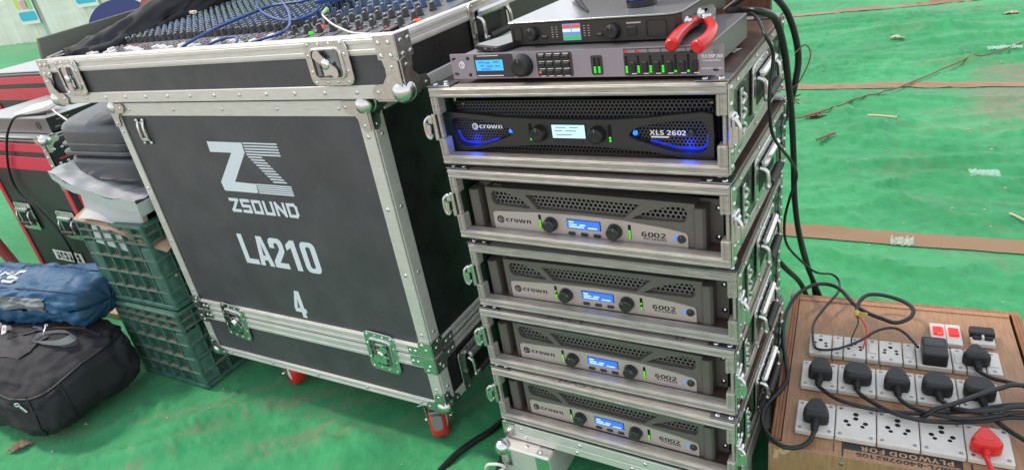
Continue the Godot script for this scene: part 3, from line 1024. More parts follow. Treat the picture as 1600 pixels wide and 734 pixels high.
# ------------------------------------------------------------------ open tray with the mixer
const TX0 = -1.266
const TX1 = -0.046
func mixer_tray():
	var y0 := 0.9295; var y1 := 1.0465; var D := 0.78; var cx := (TX0 + TX1) / 2; var hx := (TX1 - TX0) / 2
	var t := thing("mixer_case_tray", "open bottom half of the mixer flight case, aluminium edged, on the tall road case", "flight case", Vector3(cx, 0, 0.006))
	var ym := (y0 + y1) / 2; var h := y1 - y0
	var b := B.new()
	b.box(Vector3(0, ym, -0.008), Vector3(hx * 2 - 0.012, h - 0.006, 0.010))
	obj("front_wall", b, M.laminate, t)
	for s in [-1, 1]:
		b = B.new()
		b.box(Vector3(s * (hx - 0.008), ym, -D / 2), Vector3(0.010, h - 0.006, D - 0.03))
		obj("side_wall", b, M.laminate_side, t)
		strip("side_top_edge", Vector3(s * (hx - 0.0045), y1 - 0.015, -D / 2 - 0.006), Vector3(0.009, 0.030, D - 0.03), Vector3.RIGHT * s, t)
		strip("side_bottom_edge", Vector3(s * (hx - 0.0015), y0 + 0.0125, -D / 2 - 0.006), Vector3(0.006, 0.025, D - 0.03), Vector3.RIGHT * s, t, 0)
		b = B.new()
		b.box(Vector3(s * (hx - 0.011), y1 - 0.0005, -D / 2 - 0.006), Vector3(0.020, 0.003, D - 0.02), 0.001)
		obj("rim", b, M.alu, t)
	b = B.new()
	b.box(Vector3(0, ym, -D + 0.008), Vector3(hx * 2 - 0.012, h - 0.006, 0.010))
	obj("back_wall", b, M.laminate_side, t)
	b = B.new()
	b.box(Vector3(0, y0 + 0.006, -D / 2), Vector3(hx * 2 - 0.02, 0.008, D - 0.03))
	obj("floor_panel", b, M.laminate_side, t)
	strip("top_edge", Vector3(0, y1 - 0.017, -0.0035), Vector3(hx * 2, 0.034, 0.007), Vector3.BACK, t)
	strip("bottom_edge", Vector3(0, y0 + 0.0135, -0.002), Vector3(hx * 2, 0.027, 0.006), Vector3.BACK, t, 0)
	b = B.new()
	b.box(Vector3(0, y1 + 0.0005, -0.012), Vector3(hx * 2 - 0.002, 0.003, 0.022), 0.001)
	obj("rim", b, M.alu, t)
	var r := B.new()
	for s in [-1, 1]:
		ball_corner(t, Vector3(s * hx, y0, 0.002), Vector3(s, -1, 1), 0.072, 0.024)
		b = B.new()
		b.prism(v2([[0, 0], [0.048, 0], [0.046, -0.044], [0, -0.048]]), 0, 0.002, Transform3D(Basis(Vector3(-s, 0, 0), Vector3(0, 1, 0), Vector3(0, 0, 1)), Vector3(s * (hx + 0.001), y1 + 0.001, 0.0012)), [], true)
		obj("corner_brace", b, M.zinc, t)
		b = B.new()
		b.prism(v2([[0, 0], [0.045, 0], [0.045, -0.046], [0, -0.048]]), 0, 0.002, Transform3D(Basis(Vector3(0, 0, -1), Vector3(0, 1, 0), Vector3(s, 0, 0)), Vector3(s * (hx + 0.0016), y1 + 0.001, 0.003)), [], true)
		b.prism(v2([[0, -0.04], [0.040, -0.040], [0.034, -0.066], [0.02, -0.083], [0.0, -0.09]]), 0, 0.0016, Transform3D(Basis(Vector3(-s, 0, 0), Vector3(0, 1, 0), Vector3(0, 0, 1)), Vector3(s * (hx + 0.0005), y1, 0.0008)), [], true)
		b.prism(v2([[0, -0.04], [0.040, -0.040], [0.034, -0.066], [0.02, -0.083], [0.0, -0.09]]), 0, 0.0016, Transform3D(Basis(Vector3(0, 0, -1), Vector3(0, 1, 0), Vector3(s, 0, 0)), Vector3(s * (hx + 0.001), y1, 0.0025)), [], true)
		obj("corner_brace", b, M.zinc, t)
		for q in [[0.013, -0.012], [0.036, -0.012], [0.013, -0.036], [0.036, -0.036]]:
			rivet(r, Vector3(s * (hx - q[0]), y1 + q[1], 0.0035), Vector3.BACK)
			rivet(r, Vector3(s * (hx + 0.004), y1 + q[1], 0.002 - q[0]), Vector3.RIGHT * s)
	for i in 12: rivet(r, Vector3(lerpf(-hx + 0.16, hx - 0.12, i / 11.0), y0 + 0.0135, 0.0008), Vector3.BACK)
	stuff("rivets", r, M.zinc, t)
	latch(t, Transform3D(Basis(), Vector3(-0.2145 - cx, 1.003, 0.004)), 0.112, 0.088, true, -0.75)
	latch(t, Transform3D(Basis(), Vector3(-1.13 - cx, 0.998, 0.004)), 0.098, 0.094, true, 1.45)
	handle(t, Transform3D(on_right(0).basis, Vector3(hx + 0.001, 0.995, -0.335)), 0.17, 0.11)
	# olive lid flap along the left end
	var o := thing("case_flap", "olive grey upright flap at the left end of the mixer", "panel", Vector3(-1.258, 1.046, 0))
	b = B.new()
	b.prism(v2([[0.0, 0.003], [0.012, 0.054], [0.31, 0.068], [0.70, 0.085], [0.70, 0.003]]), 0, 0.01, Transform3D(Basis(Vector3(0, 0, -1), Vector3(0, 1, 0), Vector3(1, 0, 0)), Vector3.ZERO), [], true, 0.002)
	obj("board", b, M.olive, o)
	b = B.new()
	b.tube(v3([[0.012, 0.003, -0.01], [0.014, 0.04, -0.30], [0.014, 0.06, -0.5]]), 0.003, 6)
	obj("edge_trim", b, M.alu, o)
	# dust cover: bundled cloth inside the flap
	var spine := curve([[-1.205, 1.035, -0.05], [-1.190, 1.040, -0.12], [-1.180, 1.058, -0.22], [-1.170, 1.085, -0.32], [-1.155, 1.112, -0.42], [-1.12, 1.128, -0.52], [-1.0, 1.13, -0.62]], 6)
	var cn := noise(301, 9.0, 3)
	b = B.new()
	b.sheet(func(u, v):
		var k := int(u * (spine.size() - 1))
		var p: Vector3 = spine[k]
		var a: float = v * TAU
		var rr: float = lerpf(0.03, 0.052, smoothstep(0.0, 0.5, u)) * (1.0 + 0.30 * sin(a * 4.0 + u * 7.0) * 0.5 + 0.35 * cn.get_noise_3d(p.x * 3, p.z * 1.5, a * 0.25)) * (0.15 if (u < 0.001 or u > 0.999) else 1.0)
		return p + Vector3(cos(a) * rr * 1.15, sin(a) * rr * 0.85, 0.01 * sin(a)), spine.size() - 1, 36)
	tag(obj("dust_cover", b, M.black_cloth), "black fabric dust cover bunched up along the left of the mixer", "dust cover")

func mixer():
	var t := thing("mixing_console", "wide grey mixing console packed with rows of knobs", "mixer", Vector3(-0.62, 1.0285, -0.03))
	t.rotation.x = atan(0.08)
	var b := B.new()
	b.box(Vector3(-0.005, -0.03, -0.35), Vector3(1.09, 0.06, 0.70), 0.004)
	obj("body", b, M.console, t)
	b = B.new()
	for i in 27: b.box(Vector3(-0.545 + i * 0.0268, 0.0006, -0.36), Vector3(0.0012, 0.0012, 0.64))
	stuff("channel_lines", b, M.strap_grey, t)
	# knobs: one shape, three colours
	var prng := RandomNumberGenerator.new()
	prng.seed = 5
	var meshes := []
	for c in ["knob_black", "knob_blue", "knob_green"]:
		var k := B.new()
		k.lathe([Vector2(0.0084, 0), Vector2(0.0082, 0.004), Vector2(0.0066, 0.0055), Vector2(0.0060, 0.0165), Vector2(0.0045, 0.0178), Vector2(0.0, 0.0178)], 10)
		var me := k.done(M[c])
		var w := B.new()
		w.box(Vector3(0, 0.0181, -0.001), Vector3(0.0016, 0.0008, 0.0095))
		w.box(Vector3(0, 0.0130, -0.0064), Vector3(0.0016, 0.0095, 0.0009))
		w.st.generate_normals()
		w.st.set_material(M.case_print)
		w.st.commit(me)
		meshes.append(me)
	var spots := []
	for i in 26:
		for j in 19:
			var z := -0.145 - j * 0.0212
			var kind := 0
			if j >= 3 and j < 9: kind = 1
			elif j >= 9 and j < 12: kind = 2
			elif j >= 12: kind = 1 if j % 2 else 2
			if j == 2 and i % 3 == 0: kind = 0
			spots.append([Vector3(-0.5316 + i * 0.0268, 0, z), kind])
	for i in 9:
		for j in 11:
			spots.append([Vector3(0.185 + i * 0.0375 + (0.01 if j % 2 else 0.0), 0, -0.105 - j * 0.034), 0 if j < 4 else 1])
	# the largest in view first
	var eye := Vector3(0.764, 1.23, 0.978) - t.position
	spots.sort_custom(func(a, c): return a[0].distance_squared_to(eye) < c[0].distance_squared_to(eye))
	var mm := []
	for i in spots.size():
		var rot := Basis(Vector3.UP, prng.randf_range(-0.9, 0.9))
		var xf := Transform3D(rot, spots[i][0])
		if i < 300:
			var o := MeshInstance3D.new()
			o.mesh = meshes[spots[i][1]]
			o.name = "knob" if i == 0 else "knob_%03d" % i
			t.add_child(o)
			o.transform = xf
		else: mm.append([xf, spots[i][1]])
	for c in 3:
		var list := mm.filter(func(e): return e[1] == c)
		if list.is_empty(): continue
		var mu := MultiMesh.new()
		mu.transform_format = MultiMesh.TRANSFORM_3D
		mu.mesh = meshes[c]
		mu.instance_count = list.size()
		for i in list.size(): mu.set_instance_transform(i, list[i][0])
		var mi := MultiMeshInstance3D.new()
		mi.multimesh = mu
		mi.name = ["far_knobs", "far_blue_knobs", "far_green_knobs"][c]
		mi.set_meta("kind", "stuff")
		t.add_child(mi)
	# faders: slots and caps; rows of small buttons
	b = B.new()
	var fc := B.new(); var bw := B.new(); var br := B.new()
	for i in 34:
		var x := -0.5316 + i * 0.0268
		if i > 26: x = 0.185 + (i - 26.5) * 0.042
		b.box(Vector3(x, 0.0008, -0.053), Vector3(0.0026, 0.0012, 0.06))
		if i < 27: fc.box(Vector3(x, 0.006, -0.028 - prng.randf() * 0.05), Vector3(0.011, 0.012, 0.02), 0.002)
		for q in 4:
			var zz := -0.092 - q * 0.009
			(br if prng.randf() < 0.16 else bw).box(Vector3(x + (0.004 if q % 2 else -0.003), 0.0025, zz), Vector3(0.008, 0.005, 0.0055), 0.001)
		if i < 27:
			for q in 7: bw.box(Vector3(x + 0.0085, 0.001, -0.03 - q * 0.008), Vector3(0.005, 0.0015, 0.0018))
	stuff("fader_slots", b, M.hole, t)
	stuff("fader_caps", fc, M.white_plastic, t)
	stuff("pale_buttons", bw, mat("pale_button", lin(0.27, 0.25, 0.27), 0.45), t)
	stuff("red_buttons", br, mat("dull_red", lin(0.35, 0.06, 0.08), 0.5), t)
	for q in [[-0.384, -0.164, "led_orange", 0.008], [-0.372, -0.118, "led_green", 0.005], [-0.104, -0.148, "led_orange", 0.008]]:
		var l := B.new()
		l.box(Vector3(q[0] + 0.62, 0.004, q[1] + 0.03), Vector3(q[3] * 2, 0.006, q[3]), 0.001)
		obj("lit_button", l, M[q[2]], t)
	b = B.new()
	b.box(Vector3(0.50, 0.006, -0.055), Vector3(0.018, 0.012, 0.03), 0.002)
	b.box(Vector3(0.53, 0.006, -0.075), Vector3(0.018, 0.012, 0.03), 0.002)
	obj("master_fader", b, M.knob_black, t)
	# things lying on it
	var c := cable("blue_cable", [[-0.45, 1.047, -0.022], [-0.422, 1.051, -0.03], [-0.385, 1.056, -0.045], [-0.393, 1.060, -0.075], [-0.436, 1.064, -0.128], [-0.557, 1.074, -0.244], [-0.702, 1.083, -0.366], [-0.877, 1.096, -0.514], [-0.972, 1.098, -0.54], [-0.825, 1.086, -0.389], [-0.700, 1.077, -0.285], [-0.582, 1.071, -0.204], [-0.487, 1.067, -0.153], [-0.430, 1.066, -0.141], [-0.417, 1.069, -0.175], [-0.442, 1.074, -0.231]], 0.0032, M.blue_cable)
	tag(c, "blue cable looped over the middle of the mixer knobs", "cable", "blue cables on the mixer")
	c = cable("blue_cable", [[-0.70, 1.044, -0.025], [-0.690, 1.052, -0.045], [-0.686, 1.060, -0.085], [-0.699, 1.066, -0.144], [-0.704, 1.074, -0.243], [-0.694, 1.080, -0.312], [-0.637, 1.081, -0.325], [-0.580, 1.082, -0.337], [-0.55, 1.088, -0.42]], 0.0034, M.blue_cable)
	tag(c, "straight blue cable running from the tray rim across the mixer", "cable", "blue cables on the mixer")
	c = cable("blue_cable", [[-0.62, 1.043, -0.03], [-0.594, 1.050, -0.04], [-0.575, 1.053, -0.062], [-0.555, 1.053, -0.066], [-0.528, 1.051, -0.052], [-0.513, 1.044, -0.03]], 0.003, M.blue_cable)
	tag(c, "short blue cable end curled on the front faders", "cable", "blue cables on the mixer")
	c = cable("audio_lead", [[-0.386, 1.070, -0.185], [-0.375, 1.066, -0.170], [-0.33, 1.060, -0.135], [-0.287, 1.054, -0.105], [-0.209, 1.046, -0.060], [-0.165, 1.045, -0.040], [-0.10, 1.044, -0.022]], 0.0022, M.white_cable)
	tag(c, "thin white audio lead plugged into the phone on the mixer", "cable")
	b = B.new()
	b.tube(v3([[-0.392, 1.073, -0.205], [-0.380, 1.069, -0.175]]), [0.005, 0.0035], 8)
	mat("pale_green", lin(0.35, 0.55, 0.3), 0.5)
	obj("plug", b, M.pale_green, c)
	var ph := thing("mobile_phone", "mobile phone in a blue case with a red back lying on the mixer", "phone", Vector3(-0.435, 1.081, -0.27), 0.55)
	ph.rotation.x = 0.08
	b = B.new()
	b.prism(rrect(0.078, 0.16, 0.01), 0, 0.009, Transform3D(on_top(0).basis, Vector3(0, 0, -0.07)), [], true, 0.001)
	obj("phone_case", b, M.blue_cable, ph)
	b = B.new()
	b.prism(rrect(0.068, 0.148, 0.006), 0.009, 0.0098, Transform3D(on_top(0).basis, Vector3(0, 0, -0.07)))
	mat("phone_red", lin(0.28, 0.02, 0.035), 0.25)
	obj("phone_back", b, M.phone_red, ph)
	b = B.new()
	b.prism(rrect(0.034, 0.012, 0.003), 0, 0.007, on_top(0), [], true, 0.001)
	var er := obj("eraser", b, mat("pinkish", lin(0.62, 0.5, 0.45), 0.7))
	er.position = Vector3(-1.01, 1.0835, -0.32)
	er.rotation.y = -0.3
	tag(er, "small pale pink stick lying on the mixer knobs at the left", "eraser")

# ------------------------------------------------------------------ amplifier stack
const CW = 0.535
const CH = 0.148
const CD = 0.45
func make_rack_case() -> Node3D:
	var t := thing("rack_case", "", "rack case", Vector3.ZERO, 0, "stacked amplifier rack cases")
	var b := B.new()
	b.box(Vector3(CW / 2, CH - 0.0055, -CD / 2), Vector3(CW + 0.002, 0.011, CD - 0.046), 0.002)
	obj("top_panel", b, M.brown_top, t)
	b = B.new()
	b.box(Vector3(CW / 2, 0.009, -CD / 2), Vector3(CW - 0.016, 0.011, CD - 0.046))
	obj("bottom_panel", b, M.brown_top, t)
	for s in [0, 1]:
		b = B.new()
		b.box(Vector3(0.006 if s == 0 else CW - 0.006, CH / 2, -CD / 2), Vector3(0.009, CH - 0.022, CD - 0.03))
		obj("side_panel", b, M.laminate_green, t)
	# front and rear frames
	for fr in [0, 1]:
		var z := -0.011 if fr == 0 else -CD + 0.011
		var out := Vector3.BACK if fr == 0 else Vector3.FORWARD
		strip("frame_bar", Vector3(CW / 2, CH - 0.009, z), Vector3(CW, 0.018, 0.022), out, t, 2, M.alu_rack)
		strip("frame_bar", Vector3(CW / 2, 0.009, z), Vector3(CW, 0.018, 0.022), out, t, 2, M.alu_rack)
		for s in [0, 1]:
			var x := 0.008 if s == 0 else CW - 0.008
			strip("frame_bar", Vector3(x, CH - 0.018 - 0.016, z), Vector3(0.016, 0.032, 0.022), out, t, 2, M.alu_rack)
			strip("frame_bar", Vector3(x, 0.018 + 0.016, z), Vector3(0.016, 0.032, 0.022), out, t, 2, M.alu_rack)
			strip("frame_bar", Vector3(0.0055 if s == 0 else CW - 0.0055, CH / 2, z - out.z * 0.003), Vector3(0.006, 0.05, 0.016), out, t, 0, M.alu_rack)
	# edge angles along the depth
	for s in [0, 1]:
		var x := 0.001 if s == 0 else CW - 0.001
		for q in [0.0185, CH - 0.0135]:
			strip("edge_angle", Vector3(x, q, -CD / 2), Vector3(0.004, 0.023, CD - 0.046), Vector3.LEFT if s == 0 else Vector3.RIGHT, t, 0, M.alu_rack)
	# corner plates and jagged side braces
	var r := B.new()
	for s in [0, 1]:
		var x := 0.022 if s == 0 else CW - 0.022
		b = B.new()
		b.box(Vector3(x, CH + 0.0022, -0.020), Vector3(0.05, 0.0022, 0.036), 0.0005)
		obj("corner_plate", b, M.steel_dark, t)
		b = B.new()
		b.box(Vector3(x, CH + 0.0022, -CD + 0.020), Vector3(0.05, 0.0022, 0.036), 0.0005)
		obj("corner_plate", b, M.steel_dark, t)
		for q in [[-0.012, -0.012], [0.012, -0.012], [0.0, -0.028], [0.0, -CD + 0.02]]: rivet(r, Vector3(x + q[0], CH + 0.0033, q[1]), Vector3.UP, 0.005)
	b = B.new()
	var pl := [Vector2(0.0, 0.003)]
	for i in 15:
		var y := lerpf(0.003, CH - 0.003, i / 14.0)
		pl.append(Vector2([0.030, 0.021, 0.026][i % 3], y))
	pl.append(Vector2(0.0, CH - 0.003))
	b.prism(pl, 0, 0.0022, Transform3D(on_right(0).basis, Vector3(CW + 0.001, 0, -0.002)))
	var pr := []
	for v in pl: pr.append(Vector2(-v.x, v.y))
	obj("corner_brace", b, M.zinc, t)
	b = B.new()
	b.prism(pr, 0, 0.0022, Transform3D(on_right(0).basis, Vector3(CW + 0.001, 0, -CD + 0.002)))
	obj("corner_brace", b, M.zinc, t)
	for i in 6:
		rivet(r, Vector3(CW + 0.0032, lerpf(0.012, CH - 0.012, i / 5.0), -0.014), Vector3.RIGHT, 0.0045)
		rivet(r, Vector3(CW + 0.0032, lerpf(0.012, CH - 0.012, i / 5.0), -CD + 0.014), Vector3.RIGHT, 0.0045)
		if i % 2 == 0:
			rivet(r, Vector3(CW + 0.0028, CH - 0.0135, lerpf(-0.06, -CD + 0.05, i / 5.0)), Vector3.RIGHT, 0.0035)
			rivet(r, Vector3(CW + 0.0028, 0.0185, lerpf(-0.06, -CD + 0.05, i / 5.0)), Vector3.RIGHT, 0.0035)
	rivet(r, Vector3(CW + 0.001, 0.082, -0.045), Vector3.RIGHT, 0.007)
	stuff("rivets", r, M.zinc, t)
	handle(t, Transform3D(on_right(0).basis, Vector3(CW + 0.0015, 0.081, -0.25)), 0.175, 0.088)
	# side hasp plate
	b = B.new()
	for i in 3: b.tube(curve([[CW + 0.003, 0.105 - i * 0.024, -0.088], [CW + 0.007, 0.098 - i * 0.024, -0.092], [CW + 0.003, 0.088 - i * 0.024, -0.088]], 3), 0.0035, 6)
	b.box(Vector3(CW + 0.0015, 0.078, -0.086), Vector3(0.004, 0.07, 0.016), 0.001)
	obj("hasp", b, M.zinc, t)
	# draw latches at the front edge, both sides
	for s in [-1, 1]:
		var x := 0.0 if s < 0 else CW
		b = B.new()
		b.box(Vector3(x + s * 0.004, 0.072, -0.012), Vector3(0.008, 0.052, 0.024), 0.002)
		b.box(Vector3(x + s * 0.010, 0.088, -0.004), Vector3(0.010, 0.018, 0.018), 0.003)
		b.tube(curve([[x + s * 0.012, 0.094, 0.002], [x + s * 0.019, 0.085, 0.006], [x + s * 0.020, 0.062, 0.006], [x + s * 0.015, 0.052, 0.004], [x + s * 0.010, 0.060, 0.002]], 4), 0.0032, 6)
		b.prism(v2([[0, 0], [0.012, 0.004], [0.014, 0.022], [0.003, 0.028]]), 0, 0.003, Transform3D(Basis(), Vector3(x + s * 0.008 - (0.014 if s < 0 else 0.0), 0.056, 0.004)), [], true)
		obj("draw_latch", b, M.zinc, t)
	# rack rails inside
	for s in [0, 1]:
		b = B.new()
		b.box(Vector3(0.022 if s == 0 else CW - 0.022, CH / 2, -0.066), Vector3(0.018, CH - 0.02, 0.006), 0.001)
		obj("rack_rail", b, M.laminate_side, t)
		var c := B.new()
		c.box(Vector3(0.021 if s == 0 else CW - 0.024, CH - 0.030, -0.05), Vector3(0.006, 0.020, 0.012), 0.001)
		obj("rail_nut", c, M.zinc, t)
	# feet between the cases
	b = B.new()
	for x in [0.04, CW - 0.04]:
		for z in [-0.05, -CD + 0.05]: b.box(Vector3(x, -0.0035, z), Vector3(0.05, 0.007, 0.03), 0.001)
	stuff("feet", b, M.steel_dark, t)
	return t

func knob_at(parent: Node, n: String, c: Vector3, r: float, len: float, m: Material):
	var b := B.new()
	b.lathe([Vector2(r * 1.06, 0), Vector2(r, len * 0.15), Vector2(r * 0.92, len * 0.85), Vector2(r * 0.8, len), Vector2(r * 0.55, len * 0.96), Vector2(0, len * 0.94)], 22, Transform3D(Basis(Vector3(1, 0, 0), Vector3(0, 0, 1), Vector3(0, -1, 0)), Vector3.ZERO))
	var o := obj(n, b, m, parent)
	var w := B.new()
	w.box(Vector3(0, r * 0.72, len * 0.97), Vector3(0.0016, r * 0.5, 0.0012))
	obj("pointer", w, M.mesh_grey, o)
	o.position = c
	return o

func crown_ring(parent: Node, c: Vector3, r: float, m: Material):
	var b := B.new()
	var o := []; var i1 := []
	for k in 20:
		var a := TAU * k / 20
		o.append(Vector2(c.x + cos(a) * r, c.y + sin(a) * r)); i1.append(Vector2(c.x + cos(a) * r * 0.78, c.y + sin(a) * r * 0.78))
	b.prism(o, c.z, c.z + 0.0008, Transform3D(), [i1])
	for k in 3: b.box(c + Vector3(0.0005 + 0.0006 * k, r * (0.34 - 0.34 * k), 0.0004), Vector3(r * [1.1, 0.8, 0.95][k], r * 0.17, 0.0008))
	return obj("round_emblem", b, m, parent)

func meter(parent: Node, p0: Vector2, p1: Vector2, z: float, lit: int, total: int, m: Material):
	for i in total:
		var q := p1.lerp(p0, (i + 0.5) / total)
		var b := B.new()
		b.box(Vector3(q.x, q.y, z), Vector3(0.0030, absf(p0.y - p1.y) / total * 0.72, 0.0012))
		obj("level_light" , b, m if i < lit else M.hole, parent)

func make_xti() -> Node3D:
	var t := thing("power_amplifier", "", "amplifier", Vector3.ZERO, 0, "grey power amplifiers")
	var b := B.new()
	b.box(Vector3(CW / 2, 0.057, -0.225), Vector3(0.43, 0.086, 0.33), 0.002)
	obj("chassis", b, M.black, t)
	b = B.new()
	b.prism(rrect(0.482, 0.0885, 0.004, 2, Vector2(CW / 2, 0.0565)), -0.062, -0.058)
	obj("rack_ears", b, M.amp_grey, t)
	var gl := v2([[0.0695, 0.0880], [0.0763, 0.0956], [0.1, 0.0943], [0.1181, 0.0895], [0.1415, 0.0789], [0.1553, 0.0650], [0.1450, 0.0635], [0.0777, 0.0662], [0.0712, 0.0720]])
	var gc := v2([[0.1464, 0.0923], [0.26, 0.0935], [0.3745, 0.0922], [0.3437, 0.0640], [0.26, 0.0652], [0.1694, 0.0640]])
	var gr := v2([[0.3571, 0.0640], [0.3800, 0.0780], [0.4072, 0.0885], [0.4300, 0.0935], [0.4480, 0.0945], [0.4557, 0.0885], [0.4565, 0.0747], [0.4502, 0.0660]])
	b = B.new()
	b.prism(v2([[0.0586, 0.0135], [0.0586, 0.1020], [0.150, 0.1032], [0.264, 0.1038], [0.380, 0.1032], [0.4690, 0.1020], [0.4690, 0.0135]]), -0.06, -0.030, Transform3D(), [gl, gc, gr])
	obj("front_plate", b, M.amp_grey, t)
	b = B.new()
	for gp in [gl, gc, gr]:
		b = B.new()
		b.hexgrid(PackedVector2Array(gp), -0.040, 0.0090, 0.0038)
		obj("grille", b, M.mesh_grey, t)
	b = B.new()
	b.prism(rrect(0.40, 0.036, 0.004, 2, Vector2(0.264, 0.08)), -0.054, -0.0505)
	obj("grille_backing", b, M.hole, t)
	# lighter control strip
	b = B.new()
	b.prism(v2([[0.0690, 0.0145], [0.0692, 0.0475], [0.0712, 0.0510], [0.0760, 0.0527], [0.18, 0.0590], [0.264, 0.0608], [0.3400, 0.0595], [0.4163, 0.0531], [0.4515, 0.0475], [0.4555, 0.0445], [0.4568, 0.0400], [0.4568, 0.0145]]), -0.030, -0.0275, Transform3D(), [], false, 0.0006)
	obj("control_strip", b, M.amp_face, t)
	crown_ring(t, Vector3(0.0849, 0.0362, -0.0275), 0.0078, M.dark_print)
	text("maker_name", "crown", t, Vector3(0.1245, 0.0362, -0.0274), 0.056, 0.0078, M.dark_print)
	text("model_number", "6002", t, Vector3(0.3965, 0.0372, -0.0274), 0.044, 0.0100, M.dark_print)
	text("series_name", "XTi SERIES", t, Vector3(0.3985, 0.0292, -0.0274), 0.042, 0.0040, M.dark_print)
	knob_at(t, "volume_knob", Vector3(0.1966, 0.0382, -0.0275), 0.0138, 0.016, M.amp_black)
	knob_at(t, "volume_knob", Vector3(0.3248, 0.0372, -0.0275), 0.0138, 0.016, M.amp_black)
	b = B.new()
	b.box(Vector3(0.1735, 0.0405, -0.0272), Vector3(0.0048, 0.028, 0.0012))
	obj("meter_slot", b, M.hole, t)
	b = B.new()
	b.box(Vector3(0.3530, 0.0385, -0.0272), Vector3(0.0048, 0.028, 0.0012))
	obj("meter_slot", b, M.hole, t)
	meter(t, Vector2(0.1735, 0.054), Vector2(0.1735, 0.027), -0.0262, 4, 6, M.led_lime)
	meter(t, Vector2(0.3530, 0.052), Vector2(0.3530, 0.025), -0.0262, 4, 6, M.led_lime)
	b = B.new()
	b.box(Vector3(0.264, 0.0427, -0.0275), Vector3(0.068, 0.0195, 0.0016), 0.0006)
	obj("display_frame", b, M.dark_print, t)
	b = B.new()
	b.box(Vector3(0.264, 0.0427, -0.0262), Vector3(0.064, 0.0165, 0.0012))
	obj("display_screen", b, M.lcd_blue, t)
	b = B.new()
	for q in [[0.240, 0.0475, 0.010], [0.243, 0.0425, 0.016], [0.262, 0.0425, 0.012], [0.250, 0.0378, 0.03], [0.282, 0.0378, 0.018]]: b.box(Vector3(q[0], q[1], -0.0254), Vector3(q[2], 0.0022, 0.0004))
	stuff("display_text", b, M.lcd_white, t)
	for k in 3:
		b = B.new()
		b.prism(rrect(0.014, 0.0062, 0.0022, 3, Vector2([0.2385, 0.264, 0.2895][k], 0.0232)), -0.0276, -0.0248, Transform3D(), [], false, 0.0008)
		obj("menu_button", b, M.amp_black, t)
	b = B.new()
	b.ball(Vector3(0.4344, 0.0358, -0.0275), 0.0032, 8)
	obj("power_light", b, M.led_sky, t)
	knob_at(t, "power_button", Vector3(0.4461, 0.0355, -0.0275), 0.0072, 0.004, M.amp_black)
	# handles: upright D shapes at both ends
	for s in [0, 1]:
		var hx := 0.0285 if s == 0 else CW - 0.0585
		b = B.new()
		var sg := 1.0 if s == 0 else -1.0
		var prof := v2([[-0.0105, 0.059], [-0.0105, 0.031], [-0.006, 0.0265], [0.006, 0.026], [0.0115, 0.031], [0.0115, 0.040], [0.009, 0.059]])
		var pp := []
		for v in prof: pp.append(Vector2(hx + v.x * sg, v.y))
		b.prism(pp, 0.006, 0.0955, Transform3D(Basis(Vector3(1, 0, 0), Vector3(0, 0, -1), Vector3(0, 1, 0)), Vector3.ZERO), [], true, 0.0012)
		obj("handle", b, M.amp_grey, t)
	b = B.new()
	for x in [0.031, CW - 0.034]:
		for y in [0.03, 0.085]: b.lathe([Vector2(0.0055, 0), Vector2(0.005, 0.002), Vector2(0, 0.003)], 10, Transform3D(Basis(Vector3(1, 0, 0), Vector3(0, 0, 1), Vector3(0, -1, 0)), Vector3(x, y, -0.058)))
	stuff("rack_screws", b, M.chrome, t)
	return t

